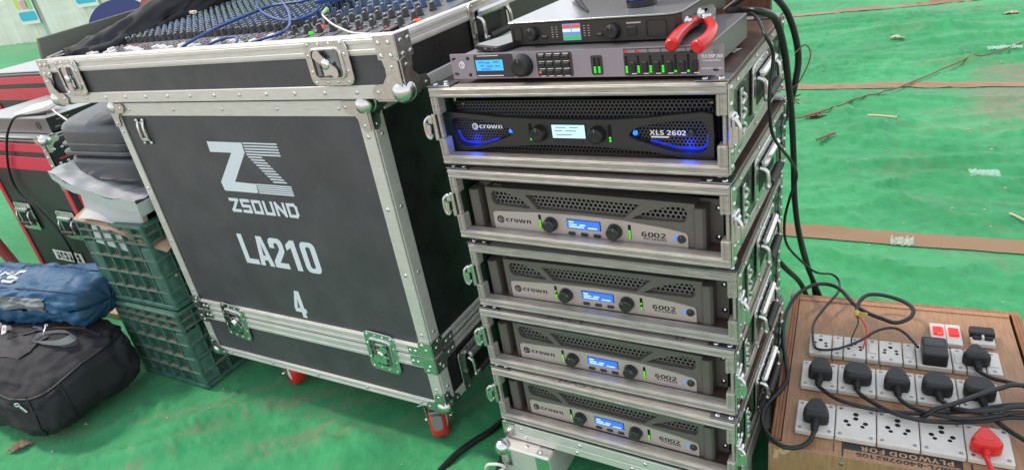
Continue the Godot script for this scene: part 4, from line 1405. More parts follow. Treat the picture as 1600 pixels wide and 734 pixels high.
func make_xls() -> Node3D:
	var t := thing("power_amplifier", "black power amplifier with blue glowing ends in the topmost rack case", "amplifier")
	var zf := -0.030
	var b := B.new()
	b.box(Vector3(CW / 2, 0.057, -0.23), Vector3(0.43, 0.086, 0.33), 0.002)
	obj("chassis", b, M.black, t)
	var out := v2([[0.0077, 0.0935], [0.05, 0.0900], [0.1161, 0.0840], [0.18, 0.0808], [0.264, 0.0795], [0.34, 0.0800], [0.40, 0.0838], [0.4529, 0.0896], [0.492, 0.0932], [0.5061, 0.0900], [0.5075, 0.055], [0.5065, 0.0150], [0.500, 0.0125], [0.477, 0.0135], [0.4093, 0.0250], [0.3245, 0.0312], [0.264, 0.0325], [0.2089, 0.0327], [0.1047, 0.0262], [0.05, 0.018], [0.021, 0.0148], [0.006, 0.0160], [0.0035, 0.05]])
	var tl := curve2([[0.0165, 0.078], [0.0474, 0.0819], [0.0885, 0.0765], [0.1337, 0.0652], [0.1459, 0.0556], [0.1296, 0.0437], [0.0673, 0.0262], [0.0290, 0.0282], [0.0141, 0.0486]], 4)
	var tr := curve2([[0.3690, 0.0560], [0.3875, 0.0679], [0.4326, 0.0768], [0.4755, 0.0810], [0.4946, 0.074], [0.4980, 0.0491], [0.4892, 0.0273], [0.4500, 0.0262], [0.4101, 0.0365], [0.3762, 0.0475]], 4)
	b = B.new()
	b.prism(out, -0.050, zf, Transform3D(), [tl, tr], false)
	obj("front_plate", b, M.amp_black, t)
	b = B.new()
	var band := v2([[0.025, 0.081], [0.03, 0.1055], [0.497, 0.1055], [0.50, 0.085], [0.42, 0.083], [0.264, 0.076], [0.11, 0.08]])
	b.hexgrid(PackedVector2Array(band), -0.044, 0.0072, 0.0031)
	obj("vent_grille", b, M.mesh_black, t)
	b = B.new()
	var band2 := v2([[0.06, 0.013], [0.07, 0.030], [0.264, 0.036], [0.43, 0.030], [0.47, 0.013]])
	b.hexgrid(PackedVector2Array(band2), -0.044, 0.0072, 0.0031)
	obj("vent_grille", b, M.mesh_black, t)
	b = B.new()
	b.hexgrid(PackedVector2Array(Geometry2D.offset_polygon(PackedVector2Array(tl), -0.006)[0]), -0.041, 0.0062, 0.0027)
	obj("end_grille", b, M.mesh_black, t)
	b = B.new()
	b.hexgrid(PackedVector2Array(Geometry2D.offset_polygon(PackedVector2Array(tr), -0.006)[0]), -0.041, 0.0062, 0.0027)
	obj("end_grille", b, M.mesh_black, t)
	b = B.new()
	b.prism(rrect(0.495, 0.092, 0.004, 2, Vector2(0.263, 0.06)), -0.064, -0.056)
	obj("backing_plate", b, M.hole, t)
	# blue light strips tucked under the lower lip of each opening
	for s in 2:
		var pts := [[0.016, 0.052, -0.046], [0.022, 0.036, -0.046], [0.034, 0.029, -0.046], [0.067, 0.0275, -0.046], [0.105, 0.0365, -0.046]] if s == 0 else [[0.40, 0.0405, -0.046], [0.448, 0.0285, -0.046], [0.484, 0.029, -0.046], [0.493, 0.040, -0.046], [0.495, 0.055, -0.046]]
		b = B.new()
		b.tube(curve(pts, 4), 0.0022, 6)
		obj("blue_light_strip", b, M.led_blue, t)
		b = B.new()
		b.ball(Vector3(0.140 if s == 0 else 0.3775, 0.056, -0.036), 0.0045, 10)
		obj("blue_lamp", b, M.led_sky, t)
		var l := OmniLight3D.new()
		l.light_color = Color(0.1, 0.25, 1.0)
		l.light_energy = 0.001
		l.omni_range = 0.3
		l.omni_attenuation = 2.0
		l.light_size = 0.006
		l.shadow_enabled = true
		l.position = Vector3(0.055 if s == 0 else 0.465, 0.036, -0.036)
		t.add_child(l)
	crown_ring(t, Vector3(0.0616, 0.0626, -0.0385), 0.0066, M.white_print)
	text("maker_name", "crown", t, Vector3(0.0955, 0.0622, -0.0385), 0.050, 0.0070, M.white_print)
	text("model_number", "XLS 2602", t, Vector3(0.4310, 0.0560, -0.0385), 0.060, 0.0085, M.white_print)
	b = B.new()
	b.box(Vector3(0.4180, 0.0488, -0.0385), Vector3(0.030, 0.0026, 0.0004))
	obj("name_underline", b, M.white_print, t)
	knob_at(t, "volume_knob", Vector3(0.2021, 0.0555, zf), 0.0145, 0.016, M.black)
	knob_at(t, "volume_knob", Vector3(0.3129, 0.0548, zf), 0.0145, 0.016, M.black)
	b = B.new()
	b.box(Vector3(0.2590, 0.0590, zf + 0.0004), Vector3(0.066, 0.027, 0.002), 0.0006)
	obj("display_frame", b, M.dark_print, t)
	b = B.new()
	b.box(Vector3(0.2590, 0.0590, zf + 0.0016), Vector3(0.062, 0.0235, 0.0012))
	obj("display_screen", b, M.lcd_white, t)
	b = B.new()
	for q in [[0.245, 0.0665, 0.02], [0.27, 0.0665, 0.016], [0.24, 0.0605, 0.014], [0.264, 0.0605, 0.02], [0.25, 0.0535, 0.03]]: b.box(Vector3(q[0], q[1], zf + 0.0024), Vector3(q[2], 0.0020, 0.0004))
	stuff("display_text", b, M.scr_grey, t)
	for k in 3:
		b = B.new()
		b.prism(rrect(0.0155, 0.0046, 0.0016, 2, Vector2(0.2405 + k * 0.0185, 0.0402)), zf, zf + 0.002, Transform3D(), [], false, 0.0006)
		obj("menu_button", b, M.amp_black, t)
	for k in 2:
		b = B.new()
		b.box(Vector3([0.1836, 0.335][k], 0.056, zf + 0.0003), Vector3(0.0055, 0.032, 0.001))
		obj("meter_slot", b, M.hole, t)
		meter(t, Vector2([0.1836, 0.335][k], 0.071), Vector2([0.1836, 0.335][k], 0.041), zf + 0.0012, 2, 6, M.led_green)
	knob_at(t, "power_button", Vector3(0.4700, 0.0570, -0.041), 0.0060, 0.006, M.amp_black)
	b = B.new()
	for x in [0.030, CW - 0.036]:
		for y in [0.100, 0.012]: b.lathe([Vector2(0.0045, 0), Vector2(0.004, 0.002), Vector2(0, 0.003)], 10, Transform3D(Basis(Vector3(1, 0, 0), Vector3(0, 0, 1), Vector3(0, -1, 0)), Vector3(x, y, -0.056)))
	stuff("rack_screws", b, M.gold, t)
	return t

const CASES = [[0.0, 0.798, 0.0, -0.0064], [0.003, 0.6385, 0.0004, -0.0176], [0.0056, 0.4685, -0.0115, 0.0062], [0.0011, 0.3118, -0.0077, -0.0015], [0.004, 0.1585, -0.0009, -0.0206]]
func racks():
	var ord := ["topmost on the stack", "second from the top", "in the middle of the stack", "fourth from the top", "lowest in the stack"]
	var own := ["it holds the black amplifier with the blue glow", "its grey amplifier sits slightly tilted", "it sticks out to the right", "marked BAS-1 in pen on its top edge", "resting on the low dolly"]
	var proto := make_rack_case()
	for k in 5:
		var lab: String = "amplifier rack case %s; %s" % [ord[k], own[k]]
		var c: Node3D = proto if k == 0 else dup(proto, lab)
		c.set_meta("label", lab)
		c.position = Vector3(CASES[k][0], CASES[k][1], CASES[k][2])
		c.rotation.y = CASES[k][3]
	var x := make_xls()
	x.position = Vector3(CASES[0][0], CASES[0][1], CASES[0][2])
	x.rotation.y = CASES[0][3]
	var a := make_xti()
	var al := ["grey power amplifier in the rack case right below the black one", "grey power amplifier in the middle rack case of the stack", "grey power amplifier in the case marked BAS-1", "grey power amplifier in the lowest rack case, above the dolly"]
	for k in 4:
		var c: Node3D = a if k == 0 else dup(a, al[k])
		c.set_meta("label", al[k])
		var q = CASES[k + 1]
		c.position = Vector3(q[0], q[1] + 0.0005, q[2])
		c.rotation = Vector3(0, q[3], [-0.010, 0.003, -0.003, 0.002][k])
		# every unit set a little differently
		c.get_node("volume_knob").rotation.z = [0.5, -0.9, 0.2, -0.4][k]
		c.get_node("volume_knob_001").rotation.z = [-0.3, 0.7, -0.6, 0.9][k]
		for ch in c.get_children():
			if String(ch.name).begins_with("level_light"):
				var i := int(String(ch.name).get_slice("_", 2)) if String(ch.name).count("_") > 1 else 0
				if k > 0 and (i % 6) == [9, 2, 5, 3][k]: ch.free()
	# pen marks on the top edges of two cases
	var down := on_top(0).basis
	var c3 := get_node("rack_case_003")
	text("pen_mark", "BAS-1", c3, Vector3(0.20, CH + 0.0006, -0.011), 0.075, 0.013, M.marker, false, down)
	text("pen_mark", "17", c3, Vector3(0.435, CH + 0.0006, -0.011), 0.018, 0.012, M.marker, false, down)
	text("pen_mark", "BAS -", get_node("rack_case_004"), Vector3(0.21, CH + 0.0006, -0.011), 0.085, 0.013, M.marker, false, down)
	# dolly under the stack
	var t := thing("case_dolly", "low aluminium faced dolly on blocks under the amplifier stack", "dolly", Vector3(0.004, 0, -0.001), -0.0206)
	strip("front_strip", Vector3(CW / 2, 0.140, -0.002), Vector3(CW, 0.022, 0.006), Vector3.BACK, t, 0)
	strip("front_strip", Vector3(CW / 2, 0.117, -0.002), Vector3(CW, 0.021, 0.006), Vector3.BACK, t, 0)
	var b := B.new()
	b.box(Vector3(CW / 2, 0.129, -CD / 2 - 0.003), Vector3(CW - 0.006, 0.044, CD - 0.01))
	obj("deck", b, M.laminate_side, t)
	for s in [0, 1]: strip("side_strip", Vector3(0.0 if s == 0 else CW, 0.129, -CD / 2), Vector3(0.004, 0.044, CD - 0.02), Vector3.LEFT if s == 0 else Vector3.RIGHT, t, 0)
	b = B.new()
	b.prism(v2([[0, 0], [0.034, 0], [0.026, -0.018], [0.030, -0.034], [0, -0.044]]), 0, 0.0025, Transform3D(Basis(), Vector3(0.001, 0.151, 0.0012)))
	obj("corner_brace", b, M.zinc, t)
	for p in [[0.0, 0.03, 0.13], [0.0, -CD + 0.12, 0.1], [CW - 0.1, -0.02, 0.1], [CW - 0.1, -CD + 0.12, 0.1]]:
		b = B.new()
		b.box(Vector3(p[0] + p[2] / 2, 0.051, p[1] - 0.06), Vector3(p[2], 0.102, 0.12), 0.003)
		obj("block", b, M.alu, t)
	b = B.new()
	b.ball(Vector3(0.006, 0.096, 0.026), 0.020, 14)
	b.box(Vector3(0.014, 0.072, 0.0305), Vector3(0.03, 0.05, 0.003), 0.001)
	b.box(Vector3(0.112, 0.08, 0.0305), Vector3(0.034, 0.042, 0.003), 0.001)
	b.box(Vector3(0.112, 0.1025, 0.012), Vector3(0.036, 0.0022, 0.03), 0.001)
	stuff("block_corner", b, M.zinc, t)
	b = B.new()
	for i in 4:
		rivet(b, Vector3(lerpf(0.05, 0.5, i / 3.0), 0.140, 0.001), Vector3.BACK)
		rivet(b, Vector3(lerpf(0.06, 0.45, i / 3.0), 0.117, 0.001), Vector3.BACK)
	rivet(b, Vector3(0.065, 0.102, 0.012), Vector3.UP, 0.005)
	rivet(b, Vector3(0.105, 0.104, 0.018), Vector3.UP, 0.005)
	stuff("rivets", b, M.zinc, t)
	# pale wire loop lying by the block
	var w := cable("pale_strap", [[-0.04, 0.028, 0.045], [-0.025, 0.05, 0.05], [0.0, 0.055, 0.046], [0.012, 0.045, 0.04], [-0.005, 0.03, 0.046], [-0.035, 0.022, 0.05]], 0.004, M.white_cable)
	tag(w, "small pale strap loop beside the corner of the dolly block", "strap")
	var wb := B.new()
	wb.prism(v2([[0.1, 0.0], [0.45, 0.0], [0.45, 0.85], [0.512, 0.85], [0.512, 1.2], [0.1, 1.2]]), -0.484, -0.466, Transform3D(), [], true)
	tag(obj("wooden_board", wb, M.wood_dark), "dark reddish brown board standing behind the amplifier stack", "board")

# ------------------------------------------------------------------ what lies on the stack
func top_devices():
	var W := 0.487
	var t := thing("speaker_processor", "mauve grey one unit speaker processor lying on the topmost rack case", "processor", Vector3(0.0425, 0.9535, -0.0285), -0.045)
	var b := B.new()
	b.box(Vector3(W / 2, 0.0215, -0.115), Vector3(0.44, 0.041, 0.22), 0.001)
	obj("chassis", b, M.grey_steel, t)
	var holes := []
	for x in [0.008, W - 0.012]:
		for y in [0.009, 0.0355]: holes.append(rrect(0.011, 0.0062, 0.003, 3, Vector2(x, y)))
	b = B.new()
	b.prism(v2([[0, 0.0005], [W, 0.0005], [W, 0.0445], [0, 0.0445]]), -0.004, 0.0, Transform3D(), holes, true)
	obj("front_panel", b, M.dsp_face, t)
	for p in [[0.092, 0.0805, 0.040], [0.212, 0.066, 0.040], [0.288, 0.020, 0.031], [0.392, 0.115, 0.035]]:
		b = B.new()
		b.prism(rrect(p[1], p[2], 0.003, 2, Vector2(p[0], 0.0225 if p[2] > 0.036 else 0.0195)), 0.0, 0.0008)
		obj("dark_panel", b, M.dsp_panel, t)
	b = B.new()
	b.box(Vector3(0.083, 0.0240, 0.0008), Vector3(0.056, 0.0185, 0.0012))
	obj("display_screen", b, M.lcd_cyan, t)
	b = B.new()
	for q in [[0.067, 0.0295, 0.012], [0.08, 0.0285, 0.01], [0.098, 0.0295, 0.012], [0.068, 0.0235, 0.008], [0.084, 0.0225, 0.014], [0.1, 0.0225, 0.01], [0.075, 0.0175, 0.02]]: b.box(Vector3(q[0], q[1], 0.0016), Vector3(q[2], 0.0026, 0.0004))
	stuff("display_text", b, M.lcd_blue, t)
	knob_at(t, "jog_wheel", Vector3(0.1515, 0.0225, 0.0), 0.0185, 0.017, M.black)
	for i in 4:
		for j in 3:
			b = B.new()
			b.box(Vector3(0.1885 + i * 0.0152, 0.0098 + j * 0.0122, 0.002), Vector3(0.0112, 0.0082, 0.003), 0.001)
			obj("key", b, M.black, t)
	b = B.new()
	for i in 4:
		for j in 4: b.box(Vector3(0.1885 + i * 0.0152, 0.0036 + j * 0.0122, 0.0011), Vector3(0.010, 0.0012, 0.0004))
	for i in 6: b.box(Vector3(0.3375 + i * 0.0195 + 0.013, 0.005, 0.0011), Vector3(0.008, 0.0012, 0.0004))
	b.box(Vector3(0.082, 0.0058, 0.0011), Vector3(0.055, 0.0014, 0.0004))
	b.box(Vector3(0.082, 0.0405, 0.0011), Vector3(0.045, 0.001, 0.0004))
	stuff("fine_print", b, M.white_print, t)
	b = B.new()
	b.box(Vector3(0.1850, 0.0105, 0.0037), Vector3(0.003, 0.003, 0.0012))
	obj("key_light", b, M.led_orange, t)
	for k in 2: meter(t, Vector2(0.2845 + k * 0.0075, 0.032), Vector2(0.2845 + k * 0.0075, 0.007), 0.0014, 3, 7, M.led_green)
	for i in 6:
		var x := 0.3385 + i * 0.0195
		meter(t, Vector2(x, 0.033), Vector2(x, 0.006), 0.0014, [3, 3, 3, 3, 1, 1][i], 7, M.led_green)
		b = B.new()
		b.prism(rrect(0.0085, 0.016, 0.002, 2, Vector2(x + 0.0105, 0.0155)), 0.0008, 0.004, Transform3D(), [], false, 0.001)
		obj("channel_button", b, M.black, t)
		if i < 2:
			b = B.new()
			b.box(Vector3(x, 0.0395, 0.0006), Vector3(0.0045, 0.0026, 0.0012))
			obj("mute_light", b, M.led_red, t)
	b = B.new()
	b.box(Vector3(0.394, 0.0427, 0.0004), Vector3(0.119, 0.0012, 0.0008))
	for i in 7: b.box(Vector3(0.3355 + i * 0.0195, 0.0385, 0.0004), Vector3(0.0008, 0.008, 0.0008))
	stuff("outline", b, M.dsp_panel, t)
	text("model_name", "TLV DSP 260", t, Vector3(0.4705, 0.0285, 0.0002), 0.031, 0.0048, M.white_print)
	for k in 2: text("small_print", ["Loudspeaker", "Management System"][k], t, Vector3(0.4705, 0.0222 - k * 0.0116, 0.0002), [0.026, 0.030][k], 0.0032, M.white_print, false)
	crown_ring(t, Vector3(0.0235, 0.0255, 0.0), 0.0062, M.white_print)
	b = B.new()
	for x in [0.0385, W - 0.045]:
		for y in [0.008, 0.037]: b.lathe([Vector2(0.0034, 0), Vector2(0.003, 0.0014), Vector2(0, 0.0014)], 10, Transform3D(Basis(Vector3(1, 0, 0), Vector3(0, 0, 1), Vector3(0, -1, 0)), Vector3(x, y, 0)))
	stuff("panel_screws", b, M.black, t)
	b = B.new()
	for x in [0.06, W - 0.06]:
		for z in [-0.03, -0.2]: b.box(Vector3(x, -0.002, z), Vector3(0.02, 0.0065, 0.02))
	stuff("feet", b, M.rubber, t)
	# receiver
	var rw := 0.306
	var r := thing("wireless_receiver", "black wireless receiver with a small colour screen on top of the processor", "receiver", Vector3(0.148, 0.9975, -0.072), -0.062)
	var plan := v2([[0, 0.004], [0.004, 0], [rw - 0.022, 0], [rw - 0.008, 0.004], [rw, 0.016], [rw, 0.235], [0, 0.235]])
	b = B.new()
	b.prism(plan, 0.002, 0.038, Transform3D(on_top(0).basis, Vector3.ZERO), [], true, 0.002)
	obj("body", b, M.recv_front, r)
	b = B.new()
	var lid := []
	for v in plan: lid.append(Vector2(lerpf(rw / 2, v.x, 1.012), lerpf(0.117, v.y, 1.02)))
	b.prism(lid, 0.0382, 0.0405, on_top(0), [], true, 0.0006)
	obj("top_cover", b, M.recv_top, r)
	b = B.new()
	for x in [0.03, rw - 0.03]:
		for z in [-0.02, -0.2]: b.box(Vector3(x, 0.001, z), Vector3(0.02, 0.003, 0.02))
	stuff("feet", b, M.rubber, r)
	for p in [[0.0120, 0.019], [rw - 0.040, 0.034]]:
		b = B.new()
		b.prism(rrect(p[1], 0.026, 0.004, 3, Vector2(p[0] + 0.004, 0.019)), 0.0, 0.0012, Transform3D(), [rrect(p[1] - 0.003, 0.023, 0.003, 3, Vector2(p[0] + 0.004, 0.019))])
		obj("port_cover", b, M.black, r)
	knob_at(r, "control_knob", Vector3(0.0470, 0.0195, 0.0), 0.0115, 0.012, M.black)
	knob_at(r, "control_knob", Vector3(0.197, 0.0175, 0.0), 0.0125, 0.012, M.black)
	for x in [0.0705, 0.1735]:
		b = B.new()
		b.box(Vector3(x, 0.0125, 0.001), Vector3(0.010, 0.0055, 0.003), 0.001)
		obj("set_button", b, M.black, r)
	b = B.new()
	b.box(Vector3(0.1225, 0.0195, 0.0006), Vector3(0.033, 0.027, 0.0012))
	obj("display_screen", b, M.scr_grey, r)
	for i in 2:
		for j in 4:
			b = B.new()
			b.box(Vector3(0.1140 + i * 0.017, 0.0285 - j * 0.0062, 0.0014), Vector3(0.0150, 0.0048, 0.0006))
			obj("screen_field", b, M[["scr_red", "lcd_white", "scr_grey", "scr_green"][j]], r)
	b = B.new()
	for k in 5:
		if k == 0: b.box(Vector3(0.233, 0.029, 0.0003), Vector3(0.024, 0.0022, 0.0006))
		for x in [0.086, 0.094, 0.146, 0.154]: b.box(Vector3(x, 0.0285 - k * 0.004, 0.0003), Vector3(0.0032, 0.0011, 0.0006))
	stuff("fine_print", b, M.amp_face, r)
	b = B.new()
	b.prism(rrect(0.017, 0.014, 0.003, 3, Vector2(0.2295, 0.0165)), 0, 0.002, Transform3D(), [], false, 0.0008)
	obj("power_button", b, M.black, r)
	for z in [-0.03, -0.09]:
		b = B.new()
		b.lathe([Vector2(0.008, 0), Vector2(0.008, 0.003), Vector2(0.005, 0.003), Vector2(0.0045, 0.009), Vector2(0, 0.009)], 12, Transform3D(Basis(Vector3(0, -1, 0), Vector3(1, 0, 0), Vector3(0, 0, 1)), Vector3(rw, 0.02, z)))
		obj("antenna_socket", b, M.zinc, r)
	# can and antenna on it
	b = B.new()
	b.lathe([Vector2(0, 0), Vector2(0.021, 0), Vector2(0.0245, 0.002), Vector2(0.0245, 0.085), Vector2(0.02, 0.10), Vector2(0.012, 0.104), Vector2(0.012, 0.12), Vector2(0, 0.12)], 28)
	var can := thing("blue_can", "dark blue can standing on the wireless receiver, cut by the top of the picture", "can", Vector3(0.367, 1.0382, -0.138))
	obj("body", b, M.blue_can, can)
	b = B.new()
	b.lathe([Vector2(0.0252, 0.0005), Vector2(0.0256, 0.006), Vector2(0.0252, 0.010)], 28)
	obj("base_ring", b, M.black_gloss, can)
	b = B.new()
	b.tube(v3([[0.285, 1.0405, -0.105], [0.262, 1.0425, -0.14], [0.225, 1.045, -0.20], [0.19, 1.047, -0.26]]), [0.0015, 0.0035, 0.0045, 0.005], 8)
	tag(obj("antenna_rod", b, M.rubber), "thin dark tapered antenna rod lying on the receiver top", "antenna")
	# black phone at the left end of the processor
	var p := thing("mobile_phone", "black phone lying flat on the left end of the processor", "phone", Vector3(0.112, 0.9982, -0.042), -0.42)
	b = B.new()
	b.prism(rrect(0.072, 0.10, 0.008), 0, 0.0085, Transform3D(on_top(0).basis, Vector3(0, 0, -0.05)), [], true, 0.0015)
	obj("body", b, M.black, p)
	b = B.new()
	b.prism(rrect(0.067, 0.095, 0.006), 0.0085, 0.0092, Transform3D(on_top(0).basis, Vector3(0, 0, -0.05)))
	mat("glass_black", lin(0.004, 0.004, 0.005), 0.04)
	obj("screen", b, M.glass_black, p)
	b = B.new()
	b.box(Vector3(0, 0.0043, 0.0001), Vector3(0.009, 0.003, 0.001))
	b.box(Vector3(0.02, 0.0043, 0.0001), Vector3(0.003, 0.003, 0.001))
	obj("port", b, M.grey_steel, p)
	# pliers
	var pl := thing("pliers", "steel pliers with red handles lying on the processor's lid", "pliers", Vector3(0.47, 1.004, -0.06))
	for g in [[[-0.0078, 0.002, 0.0788], [-0.011, 0.005, 0.0454], [-0.012, 0.007, 0.0016], [-0.0112, 0.008, -0.0453], [-0.0063, 0.009, -0.0572]], [[0.0328, 0.002, 0.0972], [0.0385, 0.004, 0.0781], [0.0394, 0.007, 0.0424], [0.0332, 0.009, 0.0058], [0.0169, 0.01, -0.0367]]]:
		b = B.new()
		var cv := curve(g, 6)
		var rad := []
		for i in cv.size(): rad.append(lerpf(0.0105, 0.0068, float(i) / cv.size()) * (0.7 if i == 0 else 1.0))
		b.tube(cv, rad, 12)
		obj("grip", b, M.red_grip, pl)
	b = B.new()
	b.prism(v2([[-0.018, 0.060], [-0.0195, 0.1134], [-0.0181, 0.1587], [-0.0077, 0.1600], [0.0080, 0.1188], [0.0240, 0.0434], [0.0172, 0.0279], [0.0012, 0.0500], [-0.008, 0.052]]), 0.003, 0.013, on_top(0), [v2([[-0.0104, 0.1003], [-0.0096, 0.1296], [-0.0018, 0.1071], [-0.0017, 0.0784]])], true, 0.0015)
	b.lathe([Vector2(0.0085, 0.012), Vector2(0.008, 0.0150), Vector2(0, 0.0155)], 14, Transform3D(Basis(), Vector3(0.006, 0, -0.062)))
	obj("jaws", b, M.zinc, pl)
	# scrap of paper tape on the case top
	b = B.new()
	b.prism(v2([[0, 0], [0.022, -0.012], [0.03, 0.014], [0.006, 0.018]]), 0, 0.0006, Transform3D(on_top(0).basis, Vector3(0.487, 0.9478, -0.17)), [], true)
	tag(obj("paper_scrap", b, M.paper), "small white paper scrap on the right edge of the topmost rack case", "paper")

# ------------------------------------------------------------------ wooden socket box
const SO = Vector3(0.542, 0.2, -0.625)
const SYAW = 0.075
func socket_plate(t: Node, u: float, v: float, w: float, h: float, kind: int, yaw := 0.0):
	# origin: middle of the plate; kind 0 big two way socket, 1 small socket, 2 blank module
	var p := Node3D.new()
	var n := "socket_plate"
	var k := 0
	while t.has_node(NodePath(n)):
		k += 1
		n = "socket_plate_%03d" % k
	p.name = n
	t.add_child(p)
	p.position = Vector3(u, 0, v)
	p.rotation.y = yaw
	var up := on_top(0)
	var b := B.new()
	b.prism(rrect(w - 0.0012, h, 0.003, 2), 0.0, 0.0105, up, [], false, 0.0016)
	obj("plate", b, M.socket_cream, p)
	var c := B.new()
	var holes := [[0, 0.024, 0.0052], [0, 0.0115, 0.0048], [-0.017, 0.001, 0.0046], [-0.012, -0.0085, 0.0038], [0.017, 0.001, 0.0046], [0.012, -0.0085, 0.0038]] if kind == 0 else [[0, 0.014, 0.0045], [-0.011, 0.003, 0.0034], [0.011, 0.003, 0.0034], [-0.012, -0.007, 0.0036], [0.012, -0.007, 0.0036]]
	if kind < 2:
		for q in holes: c.lathe([Vector2(q[2], 0), Vector2(q[2], 0.0004), Vector2(0, 0.0004)], 12, Transform3D(Basis(), Vector3(q[0], 0.0104, -q[1])))
		stuff("pin_holes", c, M.hole, p)
	if kind == 2:
		b = B.new()
		b.prism(rrect(w * 0.62, h * 0.42, 0.002, 2), 0.0105, 0.0125, up, [], false, 0.001)
		obj("blank_insert", b, M.socket_cream, p)
	var s := B.new()
	var sp := [[-1, -1], [1, -1], [-1, 1], [1, 1]] if kind == 0 else [[0, -1], [0, 1]]
	for q in sp: s.lathe([Vector2(0.0036, 0), Vector2(0.0034, 0.0006), Vector2(0.0018, 0.0004), Vector2(0, 0.0002)], 10, Transform3D(Basis(), Vector3(q[0] * (w / 2 - 0.009), 0.0104, q[1] * (h / 2 - 0.009))))
	stuff("screws", s, M.steel_dark, p)
	return p

func plug(label: String, u: float, v: float, shape: int, m: Material, pts: Array, r: float, group := "") -> Node3D:
	var at := SO + Vector3(u, 0.0106, v).rotated(Vector3.UP, SYAW)
	var t := thing("power_plug", label, "plug", at, SYAW, group)
	var up := on_top(0)
	var out: Array = [
		[[0, 0.030], [0.010, 0.027], [0.019, 0.010], [0.0235, -0.008], [0.022, -0.018], [0.012, -0.021], [-0.012, -0.021], [-0.022, -0.018], [-0.0235, -0.008], [-0.019, 0.010], [-0.010, 0.027]],
		[[0, 0.027], [0.014, 0.025], [0.024, 0.012], [0.027, -0.006], [0.024, -0.018], [0.012, -0.022], [-0.012, -0.022], [-0.024, -0.018], [-0.027, -0.006], [-0.024, 0.012], [-0.014, 0.025]],
		[[0, 0.027], [0.007, 0.024], [0.022, -0.002], [0.0245, -0.012], [0.018, -0.019], [0.006, -0.021], [-0.006, -0.021], [-0.018, -0.019], [-0.0245, -0.012], [-0.022, -0.002], [-0.007, 0.024]]][shape]
	var o := curve2(out, 3)
	var b := B.new()
	var layers := [[0.0, 0.93], [0.004, 1.0], [0.019, 1.0], [0.024, 0.97], [0.028, 0.88], [0.0295, 0.76]]
	b.smooth()
	for i in layers.size() - 1:
		for k in o.size():
			var a: Vector2 = o[k]; var c: Vector2 = o[(k + 1) % o.size()]
			var q := []
			for e in [[a, i], [c, i], [c, i + 1], [a, i + 1]]:
				var s: float = layers[e[1]][1]
				q.append(Vector3(e[0].x * s, layers[e[1]][0], -e[0].y * s))
			b.face(q, Vector3(a.x + c.x, 0.01, -a.y - c.y))
	var cap := []
	for q in o: cap.append(q * 0.76)
	b.prism(cap, 0.028, 0.0296, up)
	if shape == 2:
		b.prism(curve2([[0, 0.015], [0.012, -0.006], [0, -0.012], [-0.012, -0.006]], 3), 0.0296, 0.0302, up)
	obj("body", b, m, t)
	# strain relief with ribs and the cord
	var dir := t.transform.affine_inverse() * (v3(pts)[0] as Vector3)
	var st := Vector3(0, 0.0125, 0.016)
	b = B.new()
	var en := dir
	b.tube([st, st.lerp(en, 0.5), en], [0.0085, 0.0072, 0.0052], 10)
	for k in 5:
		var a := st.lerp(en, 0.3 + 0.14 * k)
		b.tube([a - (en - st).normalized() * 0.0011, a + (en - st).normalized() * 0.0011], lerpf(0.0089, 0.0066, k / 4.0), 10)
	obj("strain_relief", b, m, t)
	b = B.new()
	var cp := []
	for q in curve(pts): cp.append(t.transform.affine_inverse() * (q as Vector3))
	b.tube(cp, r, 9)
	obj("cord", b, m, t)
	return t

